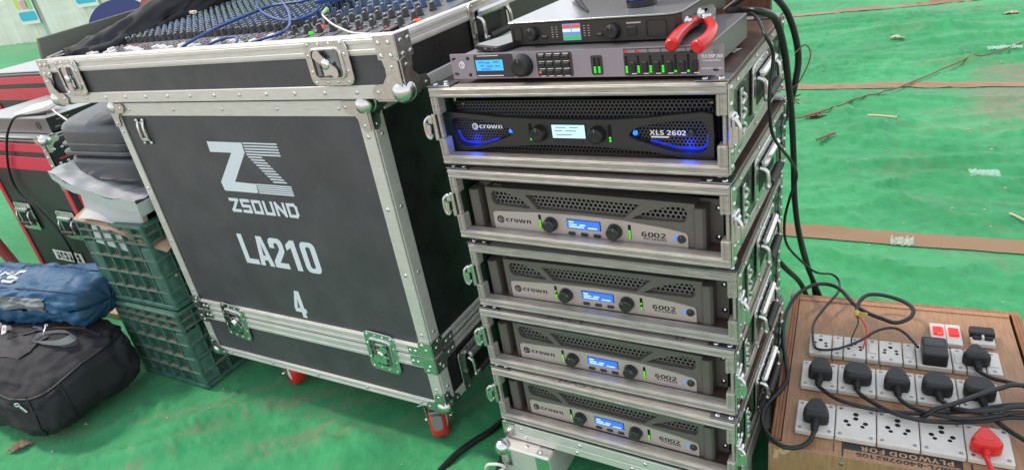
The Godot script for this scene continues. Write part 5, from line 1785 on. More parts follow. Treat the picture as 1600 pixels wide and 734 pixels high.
func socket_box():
	var t := thing("socket_box", "plywood box with rows of white power sockets, to the right of the amplifier stack", "socket box", SO, SYAW)
	var L := 0.487; var Dp := 0.556
	var b := B.new()
	b.box(Vector3(L / 2, -0.1, 0.008), Vector3(L, 0.198, 0.014), 0.001)
	obj("back_board", b, M.wood, t)
	b = B.new()
	b.box(Vector3(L / 2, -0.1005, Dp - 0.008), Vector3(L, 0.198, 0.014), 0.001)
	obj("front_board", b, M.ply_top, t)
	for s in [0, 1]:
		b = B.new()
		b.box(Vector3(0.011 if s == 0 else L - 0.008, -0.1, Dp / 2), Vector3(0.018 if s == 0 else 0.014, 0.199, Dp - 0.032), 0.0015)
		obj("side_board", b, M.wood, t)
		b = B.new()
		for k in 3: b.box(Vector3((0.006 + k * 0.0062) if s == 0 else (L - 0.004 - k * 0.0055), 0.0004 - k * 0.0005, Dp / 2), Vector3(0.0055, 0.004, Dp - 0.034), 0.001)
		obj("side_beading", b, M.wood, t)
	b = B.new()
	b.box(Vector3(L / 2, -0.0015, 0.0215), Vector3(L - 0.045, 0.004, 0.014), 0.001)
	obj("back_beading", b, M.ply_top, t)
	b = B.new()
	b.box(Vector3(L / 2, -0.008, Dp / 2 + 0.007), Vector3(L - 0.046, 0.012, Dp - 0.044))
	obj("top_board", b, M.ply_top, t)
	b = B.new()
	for x in [0.19, 0.27]: b.lathe([Vector2(0.0045, 0), Vector2(0.004, 0.001), Vector2(0, 0.0005)], 10, Transform3D(Basis(Vector3(1, 0, 0), Vector3(0, 0, 1), Vector3(0, -1, 0)), Vector3(x - 0.06, -0.02, Dp - 0.001)))
	b.lathe([Vector2(0.003, 0), Vector2(0.003, 0.001), Vector2(0, 0.0005)], 10, Transform3D(Basis(Vector3(1, 0, 0), Vector3(0, 0, 1), Vector3(0, -1, 0)), Vector3(0.022, -0.02, Dp - 0.001)))
	stuff("nails", b, M.steel_dark, t)
	# splintered corner of the veneer
	b = B.new()
	b.prism(v2([[0.008, -0.034], [0.012, -0.018], [0.010, -0.008], [0.018, -0.012], [0.022, -0.004], [0.027, -0.012], [0.036, -0.003], [0.042, -0.005], [0.038, -0.014], [0.028, -0.022], [0.020, -0.024], [0.016, -0.036]]), 0, 0.0006, Transform3D(Basis(), Vector3(0, 0, Dp - 0.0008)))
	obj("splintered_patch", b, mat("raw_wood", lin(0.5, 0.33, 0.2), 0.8), t)
	# pencil lines and stencil on the top
	b = B.new()
	for x in [0.105, 0.20, 0.30]: b.box(Vector3(x, -0.0017, 0.275), Vector3(0.0016, 0.0006, 0.03))
	for x in [0.116]: b.box(Vector3(x, -0.0017, 0.533), Vector3(0.0016, 0.0006, 0.025))
	stuff("pencil_lines", b, M.dark_print, t)
	b = B.new()
	b.box(Vector3(0.228, -0.0016, 0.5235), Vector3(0.196, 0.0008, 0.0165))
	b.box(Vector3(0.1315, -0.0016, 0.542), Vector3(0.003, 0.0008, 0.022))
	b.box(Vector3(0.3245, -0.0016, 0.542), Vector3(0.003, 0.0008, 0.022))
	b.box(Vector3(0.340, -0.0016, 0.535), Vector3(0.003, 0.0008, 0.036))
	obj("stencil_bar", b, M.dark_print, t)
	var inv := on_top(0).basis * rz(PI)
	text("stencil_text", "PLYWOOD FOR", t, Vector3(0.237, -0.0010, 0.5250), 0.150, 0.0115, mat("stencil_light", lin(0.42, 0.25, 0.15), 0.6), true, inv)
	text("stencil_text", "CM/L-8400782106", t, Vector3(0.237, -0.0016, 0.5415), 0.165, 0.0105, M.dark_print, true, inv)
	# rows of sockets
	for k in 5: socket_plate(t, 0.0815 + k * 0.0722, 0.3335, 0.0716, 0.087, 0)
	for k in 5: socket_plate(t, 0.0815 + k * 0.0722 - 0.001, 0.4695, 0.0716, 0.090, 0, -0.012)
	for q in [[0.079, 0.047, 1], [0.1145, 0.022, 2], [0.149, 0.045, 1], [0.1845, 0.024, 2], [0.2200, 0.045, 1], [0.2555, 0.024, 2], [0.301, 0.065, 1], [0.3465, 0.024, 2], [0.3760, 0.033, 1], [0.4075, 0.028, 2]]:
		socket_plate(t, q[0], 0.222, q[1], 0.076, q[2])
	# lit rocker switches
	for k in 2:
		var p := B.new()
		p.prism(rrect(0.029, 0.076, 0.002, 2), 0.0, 0.010, Transform3D(on_top(0).basis, Vector3(0.3165 + k * 0.0298, 0, 0.131)), [], false, 0.0012)
		var pm := obj("switch_plate", p, M.socket_cream, t)
		p = B.new()
		p.box(Vector3(0.3165 + k * 0.0298, 0.0115, 0.126), Vector3(0.0195, 0.006, 0.030), 0.0015)
		var sm: StandardMaterial3D = M.get("switch_red") if M.has("switch_red") else glowing("switch_red", Color(1.0, 0.05, 0.06), 0.75)
		obj("rocker", p, sm, pm)
		if k == 0:
			p = B.new()
			p.box(Vector3(0.3185, 0.0146, 0.139), Vector3(0.008, 0.0006, 0.005), 0.0002)
			obj("lamp", p, glowing("switch_lamp", Color(1.0, 0.35, 0.1), 1.6), pm)
	# breaker
	b = B.new()
	b.box(Vector3(0.3985, 0.006, 0.133), Vector3(0.044, 0.012, 0.052), 0.002)
	obj("breaker_frame", b, M.socket_cream, t)
	b = B.new()
	b.box(Vector3(0.3985, 0.015, 0.123), Vector3(0.046, 0.018, 0.028), 0.003)
	for x in [-0.011, 0.011]: b.box(Vector3(0.3985 + x, 0.014, 0.142), Vector3(0.015, 0.010, 0.010), 0.002)
	obj("breaker_toggle", b, M.black, t)
	b = B.new()
	b.box(Vector3(0.3985, 0.014, 0.1415), Vector3(0.005, 0.012, 0.012), 0.001)
	obj("breaker_window", b, M.socket_cream, t)
	# adaptor
	var ad := thing("power_adaptor", "square black power adaptor plugged in below the red switches", "adaptor", SO + Vector3(0.301, 0.0106, 0.224).rotated(Vector3.UP, SYAW), SYAW)
	b = B.new()
	b.prism(rrect(0.046, 0.066, 0.005, 3), 0.0, 0.030, Transform3D(on_top(0).basis, Vector3(0, 0, 0)), [], false, 0.003)
	obj("body", b, M.rubber, ad)
	b = B.new()
	for k in 9: b.box(Vector3(-0.0225, 0.015, -0.024 + k * 0.0045), Vector3(0.0022, 0.022, 0.002), 0.0005)
	obj("cooling_ribs", b, M.steel_dark, ad)
	b = B.new()
	b.prism(rrect(0.036, 0.026, 0.002, 2, Vector2(0, 0.012)), 0.030, 0.0306, on_top(0))
	obj("label_field", b, M.amp_black, ad)
	var c := cable("adaptor_lead", [[0.484, 0.985, -0.291], [0.524, 0.990, -0.243], [0.556, 0.972, -0.170], [0.566, 0.942, -0.180], [0.566, 0.916, -0.180], [0.563, 0.887, -0.175], [0.563, 0.843, -0.175], [0.566, 0.787, -0.200], [0.579, 0.705, -0.300], [0.583, 0.646, -0.360], [0.568, 0.587, -0.380], [0.556, 0.523, -0.400], [0.555, 0.447, -0.440], [0.573, 0.363, -0.520], [0.601, 0.285, -0.600], [0.632, 0.254, -0.650], [0.648, 0.226, -0.670], [0.654, 0.230, -0.611], [0.632, 0.225, -0.539], [0.615, 0.220, -0.472], [0.623, 0.217, -0.403], [0.637, 0.217, -0.378], [0.675, 0.219, -0.389], [0.717, 0.222, -0.428], [0.746, 0.225, -0.469], [0.777, 0.228, -0.486], [0.802, 0.228, -0.473], [0.829, 0.225, -0.43]], 0.0030, M.cable_black)
	tag(c, "thin black lead from the processor down the stack to the square adaptor", "cable")
	# plugs of the middle row, then the others
	var g := "black plugs in the middle row of sockets"
	plug("black plug leftmost in the middle row of sockets", 0.0835, 0.3345, 0, M.rubber, [[0.651, 0.219, -0.251], [0.660, 0.220, -0.240], [0.692, 0.219, -0.218], [0.739, 0.219, -0.209], [0.795, 0.219, -0.212], [0.848, 0.219, -0.226], [0.921, 0.222, -0.254], [1.003, 0.222, -0.299], [1.16, 0.19, -0.36]], 0.0042, g)
	plug("wide rounded black plug second from left in the middle row", 0.1545, 0.3345, 1, M.rubber, [[0.724, 0.219, -0.258], [0.733, 0.220, -0.244], [0.761, 0.221, -0.222], [0.795, 0.223, -0.203], [0.838, 0.224, -0.197], [0.889, 0.224, -0.208], [0.940, 0.224, -0.229], [1.000, 0.224, -0.258], [1.15, 0.19, -0.31]], 0.0044, g)
	plug("smaller black plug at the centre of the middle row", 0.2265, 0.3385, 0, M.rubber, [[0.798, 0.219, -0.262], [0.806, 0.220, -0.247], [0.827, 0.222, -0.230], [0.864, 0.230, -0.214], [0.909, 0.233, -0.214], [0.960, 0.233, -0.240], [1.000, 0.233, -0.262], [1.15, 0.2, -0.33]], 0.0042, g)
	plug("wide black plug with a ribbed cord, fourth in the middle row", 0.2975, 0.3365, 1, M.rubber, [[0.870, 0.221, -0.270], [0.877, 0.224, -0.260], [0.890, 0.230, -0.243], [0.919, 0.240, -0.231], [0.959, 0.242, -0.245], [1.000, 0.241, -0.270], [1.16, 0.2, -0.36]], 0.0046, g)
	plug("wide black plug at the right end of the middle row", 0.3690, 0.3335, 1, M.rubber, [[0.943, 0.219, -0.278], [0.949, 0.219, -0.266], [0.957, 0.217, -0.247], [0.976, 0.214, -0.229], [1.016, 0.213, -0.198], [1.13, 0.19, -0.15]], 0.0044, g)
	plug("red plug with a red cord in the front row of sockets", 0.3615, 0.482, 2, M.red_plastic, [[0.938, 0.221, -0.137], [0.943, 0.219, -0.120], [0.949, 0.212, -0.100], [0.958, 0.19, -0.065], [0.97, 0.10, -0.045], [0.99, 0.02, 0.03]], 0.0046)
	plug("black triangular plug at the right end of the back row", 0.3755, 0.224, 2, M.rubber, [[0.938, 0.219, -0.388], [0.944, 0.219, -0.380], [0.963, 0.219, -0.369], [0.988, 0.222, -0.361], [1.028, 0.219, -0.352], [1.15, 0.18, -0.34]], 0.0042)
	plug("lone black plug at the left end of the front row with a looping cord", 0.0815, 0.472, 0, M.rubber, [[0.661, 0.219, -0.110], [0.657, 0.213, -0.092], [0.641, 0.207, -0.074], [0.613, 0.206, -0.066], [0.584, 0.206, -0.084], [0.563, 0.206, -0.122], [0.561, 0.206, -0.170], [0.580, 0.206, -0.227], [0.588, 0.208, -0.272], [0.576, 0.213, -0.322], [0.558, 0.222, -0.396], [0.552, 0.235, -0.474], [0.565, 0.245, -0.544], [0.595, 0.250, -0.592], [0.630, 0.250, -0.606], [0.661, 0.250, -0.586], [0.694, 0.245, -0.538], [0.722, 0.240, -0.517], [0.756, 0.237, -0.504], [0.782, 0.237, -0.495], [0.807, 0.240, -0.513], [0.816, 0.243, -0.546], [0.798, 0.246, -0.572], [0.758, 0.250, -0.584], [0.724, 0.250, -0.581], [0.708, 0.248, -0.560], [0.702, 0.246, -0.531], [0.702, 0.245, -0.502]], 0.0046)
	var w := thing("bare_wire_end", "yellow taped cable end with bare red and black wires pushed into a socket", "wires", Vector3(0.702, 0.244, -0.498))
	b = B.new()
	b.tube(curve([[0, 0.002, -0.008], [0.001, 0.001, 0.0], [0.003, -0.001, 0.006]], 3), 0.0058, 10)
	b.tube(curve([[0.0, 0.003, -0.002], [0.012, 0.006, 0.001], [0.022, 0.003, -0.003], [0.014, 0.0, 0.004], [0.003, 0.0, 0.003]], 5), 0.0024, 6)
	obj("yellow_tape", b, M.yellow_wire, w)
	for k in 2:
		b = B.new()
		var pts: Array = [[[0.704, 0.243, -0.494], [0.717, 0.235, -0.486], [0.726, 0.228, -0.465], [0.727, 0.222, -0.435], [0.724, 0.211, -0.414]], [[0.704, 0.243, -0.494], [0.708, 0.235, -0.478], [0.703, 0.228, -0.451], [0.699, 0.220, -0.430], [0.702, 0.211, -0.417]]][k]
		var q := []
		for p in pts: q.append(Vector3(p[0], p[1], p[2]) - w.position)
		b.tube(curve(q), 0.0017, 7)
		obj(["red_wire", "black_wire"][k], b, M.red_plastic if k == 0 else M.cable_black, w)
	c = cable("black_cable", [[0.838, 0.213, -0.213], [0.860, 0.236, -0.222], [0.889, 0.244, -0.238], [0.930, 0.247, -0.274], [0.967, 0.246, -0.308], [1.004, 0.244, -0.330], [1.16, 0.2, -0.40]], 0.0046, M.cable_black)
	tag(c, "black cable rising over the right hand plugs to the right edge", "cable")

func rack_cables():
	var li := [
		["thick black cable from behind the processor, hanging down the right of the stack", [[0.47, 0.985, -0.312], [0.500, 0.992, -0.275], [0.531, 0.992, -0.255], [0.549, 0.968, -0.300], [0.558, 0.907, -0.340], [0.558, 0.824, -0.400], [0.558, 0.742, -0.450], [0.560, 0.631, -0.480], [0.561, 0.531, -0.500], [0.566, 0.402, -0.560], [0.576, 0.277, -0.640], [0.604, 0.160, -0.690], [0.633, 0.06, -0.72], [0.66, 0.012, -0.78]], 0.0064],
		["thick black cable arching over the top rear corner of the stack", [[0.44, 0.97, -0.40], [0.498, 1.0, -0.420], [0.535, 0.965, -0.450], [0.553, 0.910, -0.480], [0.561, 0.847, -0.500], [0.556, 0.794, -0.500], [0.546, 0.746, -0.500], [0.531, 0.703, -0.500], [0.509, 0.659, -0.500], [0.48, 0.5, -0.52], [0.50, 0.44, -0.50], [0.520, 0.396, -0.480], [0.541, 0.336, -0.520], [0.562, 0.230, -0.630], [0.582, 0.12, -0.700], [0.614, 0.02, -0.76]], 0.0066],
		["black cable beside the thick one low behind the socket box", [[0.559, 0.60, -0.492], [0.562, 0.50, -0.515], [0.566, 0.424, -0.550], [0.574, 0.316, -0.620], [0.586, 0.206, -0.680], [0.60, 0.10, -0.710], [0.63, 0.012, -0.80]], 0.0055],
		["black cable on the carpet between the road case and the stack", [[-0.158, 0.010, 0.16], [-0.158, 0.010, 0.099], [-0.155, 0.010, 0.060], [-0.147, 0.010, 0.013], [-0.129, 0.010, -0.036], [-0.107, 0.010, -0.082], [-0.089, 0.010, -0.136], [-0.04, 0.010, -0.25], [0.05, 0.01, -0.5]], 0.0085],
		["black cable going under the front of the stack dolly", [[-0.006, 0.010, 0.10], [-0.014, 0.010, 0.047], [-0.029, 0.010, -0.013], [-0.042, 0.020, -0.079], [-0.045, 0.035, -0.125], [-0.02, 0.02, -0.2]], 0.0085],
		["black cable along the left foot of the stack dolly", [[0.016, 0.010, 0.12], [0.004, 0.010, 0.06], [-0.012, 0.010, 0.0], [-0.026, 0.012, -0.06], [-0.03, 0.02, -0.14]], 0.0075]]
	for q in li:
		tag(cable("black_cable", q[1], q[2], M.cable_black), q[0], "cable", "thick black cables around the stack")
	var b := B.new()
	var rg := RandomNumberGenerator.new()
	rg.seed = 77
	b.tube(curve([[0.556, 0.86, -0.485], [0.575, 0.875, -0.49], [0.585, 0.85, -0.49], [0.565, 0.80, -0.485], [0.545, 0.79, -0.49], [0.545, 0.84, -0.49], [0.535, 0.805, -0.5], [0.52, 0.79, -0.5]], 5), 0.0016, 5)
	for k in 9: b.tube(v3([[0.55, 0.765, -0.49], [0.55 + rg.randf_range(-0.03, 0.02), 0.765 + rg.randf_range(-0.025, 0.02), -0.49 + rg.randf_range(-0.01, 0.01)]]), 0.0013, 4)
	tag(obj("twine", b, M.twig), "scrap of brown twine tied round the thick cable", "twine")

# ------------------------------------------------------------------ left side
func left_group():
	red_case(Vector3(-2.02, 0.03, -0.25), 0.545, 0.685, 0.62, "red and black flight case with two handles standing behind the bags", true)
	red_case(Vector3(-2.62, 0.10, -0.66), 0.60, 0.775, 0.60, "second red edged flight case half hidden at the left edge", false)
	# foot strip under the front one
	var b := B.new()
	b.box(Vector3(-2.23, 0.016, -0.35), Vector3(0.74, 0.03, 0.42), 0.003)
	tag(obj("wooden_pallet", b, M.cardboard), "flat brown wooden board under the red flight case", "board")
	# device on the red case
	var d := thing("black_device", "black rack device with a silver front on the red flight case", "device", Vector3(-2.60, 0.7165, -0.30))
	b = B.new()
	b.box(Vector3(0.285, 0.032, -0.15), Vector3(0.55, 0.056, 0.30), 0.003)
	obj("body", b, M.black, d)
	b = B.new()
	b.box(Vector3(0.285, 0.032, 0.002), Vector3(0.56, 0.060, 0.006), 0.002)
	obj("front", b, M.steel_dark, d)
	crown_ring(d, Vector3(0.50, 0.032, 0.005), 0.016, M.black)
	b = B.new()
	for k in 7: b.box(Vector3(0.561, 0.020 + (k % 2) * 0.018, -0.03 - k * 0.035), Vector3(0.002, 0.005, 0.02))
	b.box(Vector3(0.561, 0.045, -0.06), Vector3(0.002, 0.004, 0.05))
	obj("side_slots", b, M.steel_dark, d)
	b = B.new()
	b.box(Vector3(0.285, 0.0605, -0.15), Vector3(0.552, 0.002, 0.302))
	obj("lid", b, M.silver_body, d)
	b = B.new()
	b.box(Vector3(), Vector3(0.16, 0.020, 0.10), 0.005)
	var ro := obj("white_box", b, M.white_plastic)
	ro.position = Vector3(-2.20, 0.795, -0.37)
	ro.rotation = Vector3(0.08, 0.35, 0.10)
	tag(ro, "small flat white box on top of the black rack device", "box")
	var c := cable("black_cable", [[-2.06, 0.788, -0.32], [-2.075, 0.80, -0.27], [-2.13, 0.80, -0.262], [-2.182, 0.785, -0.255], [-2.235, 0.732, -0.236], [-2.33, 0.636, -0.236], [-2.385, 0.550, -0.236], [-2.385, 0.473, -0.236], [-2.290, 0.407, -0.235], [-2.218, 0.319, -0.235], [-2.194, 0.232, -0.235], [-2.206, 0.169, -0.235], [-2.191, 0.130, -0.235], [-2.116, 0.149, -0.235], [-2.03, 0.19, -0.235], [-1.98, 0.21, -0.25]], 0.0048, M.cable_black)
	tag(c, "black cable hanging down the front of the red flight case", "cable")
	c = cable("grey_cable", [[-2.02, 0.80, -0.33], [-1.97, 0.79, -0.315], [-1.93, 0.785, -0.305], [-1.89, 0.77, -0.30], [-1.86, 0.752, -0.31], [-1.85, 0.73, -0.34]], 0.0034, M.white_cable)
	tag(c, "thin grey cable curling from the rack device towards the black tool case", "cable")
	crates()
	bags()
	chairs()

func red_case(at: Vector3, w: float, h: float, d: float, label: String, full: bool):
	# at: front right bottom corner
	var t := thing("red_flight_case", label, "flight case", at)
	var cx := -w / 2
	var b := B.new()
	b.box(Vector3(cx, h / 2, -d / 2), Vector3(w - 0.006, h - 0.006, d - 0.006))
	mat("carbon", Color.WHITE, 0.4)
	tri(M.carbon, grain(128, 91, 20, 20, lin(0.02, 0.022, 0.022), lin(0.05, 0.052, 0.05), 0.8, 0.3), Vector3(9, 9, 9))
	obj("body", b, M.carbon, t)
	b = B.new()
	b.box(Vector3(cx, h - 0.012, -d / 2), Vector3(w - 0.004, 0.026, d - 0.004), 0.012)
	obj("top_edge", b, M.silver_body, t)
	for q in [[h - 0.040, 0.034], [h - 0.106, 0.056]]:
		b = B.new()
		b.box(Vector3(cx, q[0], 0.0), Vector3(w - 0.05, q[1], 0.004), 0.001)
		obj("red_band", b, M.red_vinyl, t)
	b = B.new()
	b.box(Vector3(-0.001, h / 2 - 0.02, -d / 2), Vector3(0.004, h - 0.08, d - 0.05), 0.001)
	obj("red_side", b, M.red_vinyl, t)
	for s in [0, 1]:
		b = B.new()
		b.box(Vector3(-w + 0.014 if s == 0 else -0.014, h / 2 - 0.07, 0.001), Vector3(0.028, h - 0.16, 0.005), 0.001)
		obj("red_edge", b, M.red_vinyl, t)
		ball_corner(t, Vector3(-w if s == 0 else 0.0, h, 0.001), Vector3(-1 if s == 0 else 1, 1, 1), 0.055, 0.024)
	# dark side braces and chrome corner strip
	b = B.new()
	b.box(Vector3(-0.014, h - 0.13, 0.0035), Vector3(0.030, 0.16, 0.003), 0.001)
	obj("corner_brace", b, M.zinc, t)
	b = B.new()
	b.box(Vector3(0.0025, h - 0.06, -0.06), Vector3(0.003, 0.05, 0.115))
	obj("side_brace", b, M.laminate_side, t)
	b = B.new()
	b.box(Vector3(0.0025, h - 0.135, -0.05), Vector3(0.003, 0.085, 0.095))
	obj("side_brace", b, M.laminate_side, t)
	b = B.new()
	b.box(Vector3(0.0025, h - 0.205, -0.035), Vector3(0.003, 0.045, 0.065))
	obj("side_brace", b, M.laminate_side, t)
	b = B.new()
	for k in 3:
		for j in 3: rivet(b, Vector3(0.0045, h - 0.05 - k * 0.055, -0.02 - j * 0.030), Vector3.RIGHT, 0.006)
	for k in 4: rivet(b, Vector3(-0.014, h - 0.075 - k * 0.035, 0.005), Vector3.BACK, 0.006)
	stuff("rivets", b, M.zinc, t)
	if full:
		handle(t, Transform3D(Basis(), Vector3(-2.445 - at.x, 0.362 - at.y, 0.004)), 0.135, 0.125)
		handle(t, Transform3D(Basis(), Vector3(-2.125 - at.x, 0.345 - at.y, 0.004)), 0.135, 0.125)
		b = B.new()
		b.box(Vector3(-2.275 - at.x, 0.182 - at.y, 0.0022), Vector3(0.225, 0.048, 0.001))
		obj("label_plate", b, M.white_print, t)
		b = B.new()
		for k in 6: b.box(Vector3(-2.355 - at.x + k * 0.032, 0.182 - at.y, 0.003), Vector3(0.020, 0.034, 0.0008))
		stuff("label_blocks", b, M.dark_print, t)
		b = B.new()
		for k in 6:
			b.box(Vector3(-2.355 - at.x + k * 0.032 + [0.0, 0.003, -0.003][k % 3], 0.182 - at.y + [0.007, -0.006, 0.0][k % 3], 0.0037), Vector3([0.008, 0.005, 0.012][k % 3], [0.016, 0.02, 0.006][k % 3], 0.0006))
		stuff("label_cutouts", b, M.white_print, t)

func make_crate() -> Node3D:
	var t := thing("plastic_crate", "", "crate", Vector3.ZERO, 0, "green plastic crates stacked by the road case")
	var W := 0.335; var H := 0.285; var D := 0.30
	# open walls made of posts, shelves and thin bars; origin: front right bottom corner
	for side in 2:
		var L := W if side == 0 else D
		var xf := Transform3D(Basis(), Vector3(-W, 0, 0)) if side == 0 else Transform3D(Basis(Vector3(0, 0, -1), Vector3(0, 1, 0), Vector3(1, 0, 0)), Vector3(0, 0, 0))
		# drawn along x from 0 to L, outer face at z = 0
		var b := B.new()
		b.box(Vector3(L / 2, H - 0.006, -0.012), Vector3(L - (0.0 if side == 0 else 0.03), 0.012, 0.028), 0.003, xf)
		obj("rim", b, M.crate_green, t)
		b = B.new()
		b.box(Vector3(L / 2, 0.008, -0.010), Vector3(L - 0.006, 0.016, 0.020), 0.003, xf)
		obj("rim", b, M.crate_green, t)
		for y in [H - 0.034, H - 0.062, H - 0.118, H - 0.172, H - 0.226]:
			b = B.new()
			b.box(Vector3(L / 2, y, -0.008), Vector3(L - 0.012, 0.0045, 0.016), 0.001, xf)
			obj("shelf_rib", b, M.crate_green, t)
			b = B.new()
			b.box(Vector3(L / 2, y + 0.0027, -0.0085), Vector3(L - 0.02, 0.0009, 0.0135), 0, xf)
			obj("dust_layer", b, M.dust, t)
		var nv := 6
		for i in nv + 1:
			b = B.new()
			var wide := 0.006
			b.box(Vector3(lerpf(0.006, L - 0.006, float(i) / nv), H / 2, -0.0075), Vector3(wide, H - 0.02, 0.013), 0.001, xf)
			obj("upright_rib", b, M.crate_green, t)
		# solid corner column and back plate of the top band
		for e in [0, 1]:
			b = B.new()
			b.box(Vector3(0.030 if e == 0 else L - 0.030, H / 2 - 0.03, -0.0095), Vector3(0.052, H - 0.09, 0.0125), 0.005, xf)
			obj("corner_column", b, M.crate_green, t)
		b = B.new()
		b.box(Vector3(L / 2, H - 0.034, -0.017), Vector3(L - 0.02, 0.062, 0.004), 0, xf)
		obj("top_band", b, M.crate_green, t)
		# thin bars of the open windows
		b = B.new()
		for i in 22:
			var x := lerpf(0.065, L - 0.065, i / 21.0)
			b.box(Vector3(x, (H - 0.07) / 2, -0.014), Vector3(0.0035, H - 0.08, 0.003), 0, xf)
		stuff("thin_bars", b, M.crate_green, t)
	var b2 := B.new()
	b2.box(Vector3(-W + 0.008, H / 2, -D / 2), Vector3(0.012, H - 0.02, D - 0.02))
	b2.box(Vector3(-W / 2, H / 2, -D + 0.008), Vector3(W - 0.02, H - 0.02, 0.012))
	obj("far_walls", b2, M.crate_green, t)
	b2 = B.new()
	b2.box(Vector3(-W / 2, 0.01, -D / 2), Vector3(W - 0.03, 0.008, D - 0.03))
	obj("floor_panel", b2, M.crate_green, t)
	return t

func crates():
	var c := make_crate()
	c.position = Vector3(-1.082, 0.002, 0.048)
	c.rotation.y = 0.0
	c.set_meta("label", "lower green plastic crate standing on the carpet")
	var u := dup(c, "upper green plastic crate, holding aluminium boxes and papers")
	u.position = Vector3(-1.083, 0.292, 0.034)
	u.rotation = Vector3(0, 0.02, 0.0)
	# jumble inside the crates, seen through the bars
	var b := B.new()
	var rg := RandomNumberGenerator.new()
	rg.seed = 12
	# aluminium box tilted in the upper crate
	var a := thing("aluminium_box", "aluminium box with a dark glassy end sticking out of the upper crate", "box", Vector3(-1.235, 0.56, -0.085), 0.10)
	a.rotation.z = -0.20
	b.box(Vector3(0, 0, 0), Vector3(0.23, 0.17, 0.22), 0.004)
	obj("shell", b, M.foil, a)
	b = B.new()
	b.box(Vector3(0.1155, 0, 0), Vector3(0.003, 0.145, 0.19))
	obj("dark_end", b, M.glass_black, a)
	b = B.new()
	for q in [[0.076, 0.205, 0.014], [-0.076, 0.205, 0.014]]: b.box(Vector3(0.1165, q[0], 0), Vector3(0.006, 0.02, 0.225), 0.001)
	for q in [-0.1, 0.1]: b.box(Vector3(0.1165, 0, q), Vector3(0.006, 0.136, 0.018), 0.001)
	obj("end_frame", b, M.alu, a)
	var f := thing("foil_tray", "pale crumpled metal lid lying tilted between the tool case and the aluminium box", "lid", Vector3(-1.225, 0.695, -0.075), 0.12)
	f.rotation.z = -0.13
	b = B.new()
	var cn := noise(401, 14.0, 3)
	var lid_y := func(x, y): return 0.022 - 0.055 * sin(clampf(x * 1.5, 0, 1.57)) * (1.0 - 0.25 * x) + 0.007 * cn.get_noise_2d(x * 0.35, y * 0.35) + 0.015 * pow(1.0 - x, 4.0)
	b.sheet(func(x, y): return Vector3(lerpf(-0.150, 0.16, x), lid_y.call(x, y), lerpf(0.13, -0.13, y)), 40, 24)
	obj("sheet", b, M.foil, f)
	b = B.new()
	b.sheet(func(x, y): return Vector3(lerpf(-0.150, 0.16, x), lid_y.call(x, 0.0) - lerpf(0.0, 0.026 + 0.012 * x, y), 0.13 + 0.004 * sin(x * 11.0) - 0.004 * y), 40, 4)
	b.box(Vector3(0.165, -0.045, 0.0), Vector3(0.004, 0.04, 0.26), 0.001)
	obj("rim", b, M.foil, f)
	b = B.new()
	var k0 := 0
	for q in [[-1.37, 0.60, 0.0, 0.10, 0.30, 0.35], [-1.33, 0.575, 0.005, 0.16, 0.10, 0.2]]:
		var pb := B.new()
		pb.sheet(func(x, y): return Vector3(lerpf(-q[3], q[3], x), 0.01 * sin(x * 5.0), lerpf(-0.06, 0.06, y)), 10, 3)
		var po := obj("cardboard_piece", pb, [M.paper, M.cardboard][k0])
		po.position = Vector3(q[0] + 0.13, q[1] - 0.01, q[2] - 0.02)
		po.rotation = Vector3(0.3, q[4], -0.35)
		tag(po, ["crumpled white paper at the left rim of the upper crate", "torn brown cardboard strip in the upper crate"][k0], ["paper", "cardboard"][k0])
		k0 += 1
	for k in 2:
		b = B.new()
		for i in 14:
			var p := Vector3(-1.25 + rg.randf_range(-0.1, 0.1), [0.06, 0.36][k] + rg.randf_range(0, 0.13), -0.08 + rg.randf_range(-0.07, 0.06))
			b.tube(curve([[p.x, p.y, p.z], [p.x + rg.randf_range(-0.05, 0.05), p.y + rg.randf_range(-0.03, 0.04), p.z + 0.03], [p.x + rg.randf_range(-0.08, 0.08), p.y + rg.randf_range(-0.05, 0.05), p.z + 0.02]], 4), 0.006, 6)
		tag(obj("cable_heap", b, [M.strap_grey, M.cardboard][k]), ["heap of grey leads inside the lower crate", "heap of brown leads inside the upper crate"][k], "cables", "", "stuff")
	# black hard tool case on top
	var tc := thing("tool_case", "black moulded tool case on top of the pile above the crates", "tool case", Vector3(-1.215, 0.775, -0.19), 0.03)
	b = B.new()
	var se := func(u, v, sx, sy, sz, y0):
		var th: float = u * TAU; var ph: float = (v - 0.5) * PI
		var e := 0.36
		var pw := func(x): return signf(x) * pow(absf(x), e)
		return Vector3(sx * pw.call(cos(th)) * pw.call(cos(ph)), y0 + sy * pw.call(sin(ph)), sz * pw.call(sin(th)) * pw.call(cos(ph)))
	b.sheet(func(u, v): return se.call(u, v, 0.18, 0.045, 0.19, -0.045), 48, 24)
	obj("lower_shell", b, M.black_hard, tc)
	b = B.new()
	b.sheet(func(u, v):
		var p: Vector3 = se.call(u, v, 0.176, 0.058, 0.186, 0.055)
		p.y += 0.02 * clampf(-p.z / 0.2, -1, 1)
		return p, 48, 24)
	obj("lid", b, M.black_hard, tc)
	b = B.new()
	b.prism(rrect(0.362, 0.382, 0.05, 5), 0.0, 0.010, on_top(0), [], true, 0.003)
	b.prism(rrect(0.356, 0.376, 0.05, 5), 0.026, 0.033, on_top(0), [], true, 0.002)
	obj("closing_rim", b, M.black_hard, tc)

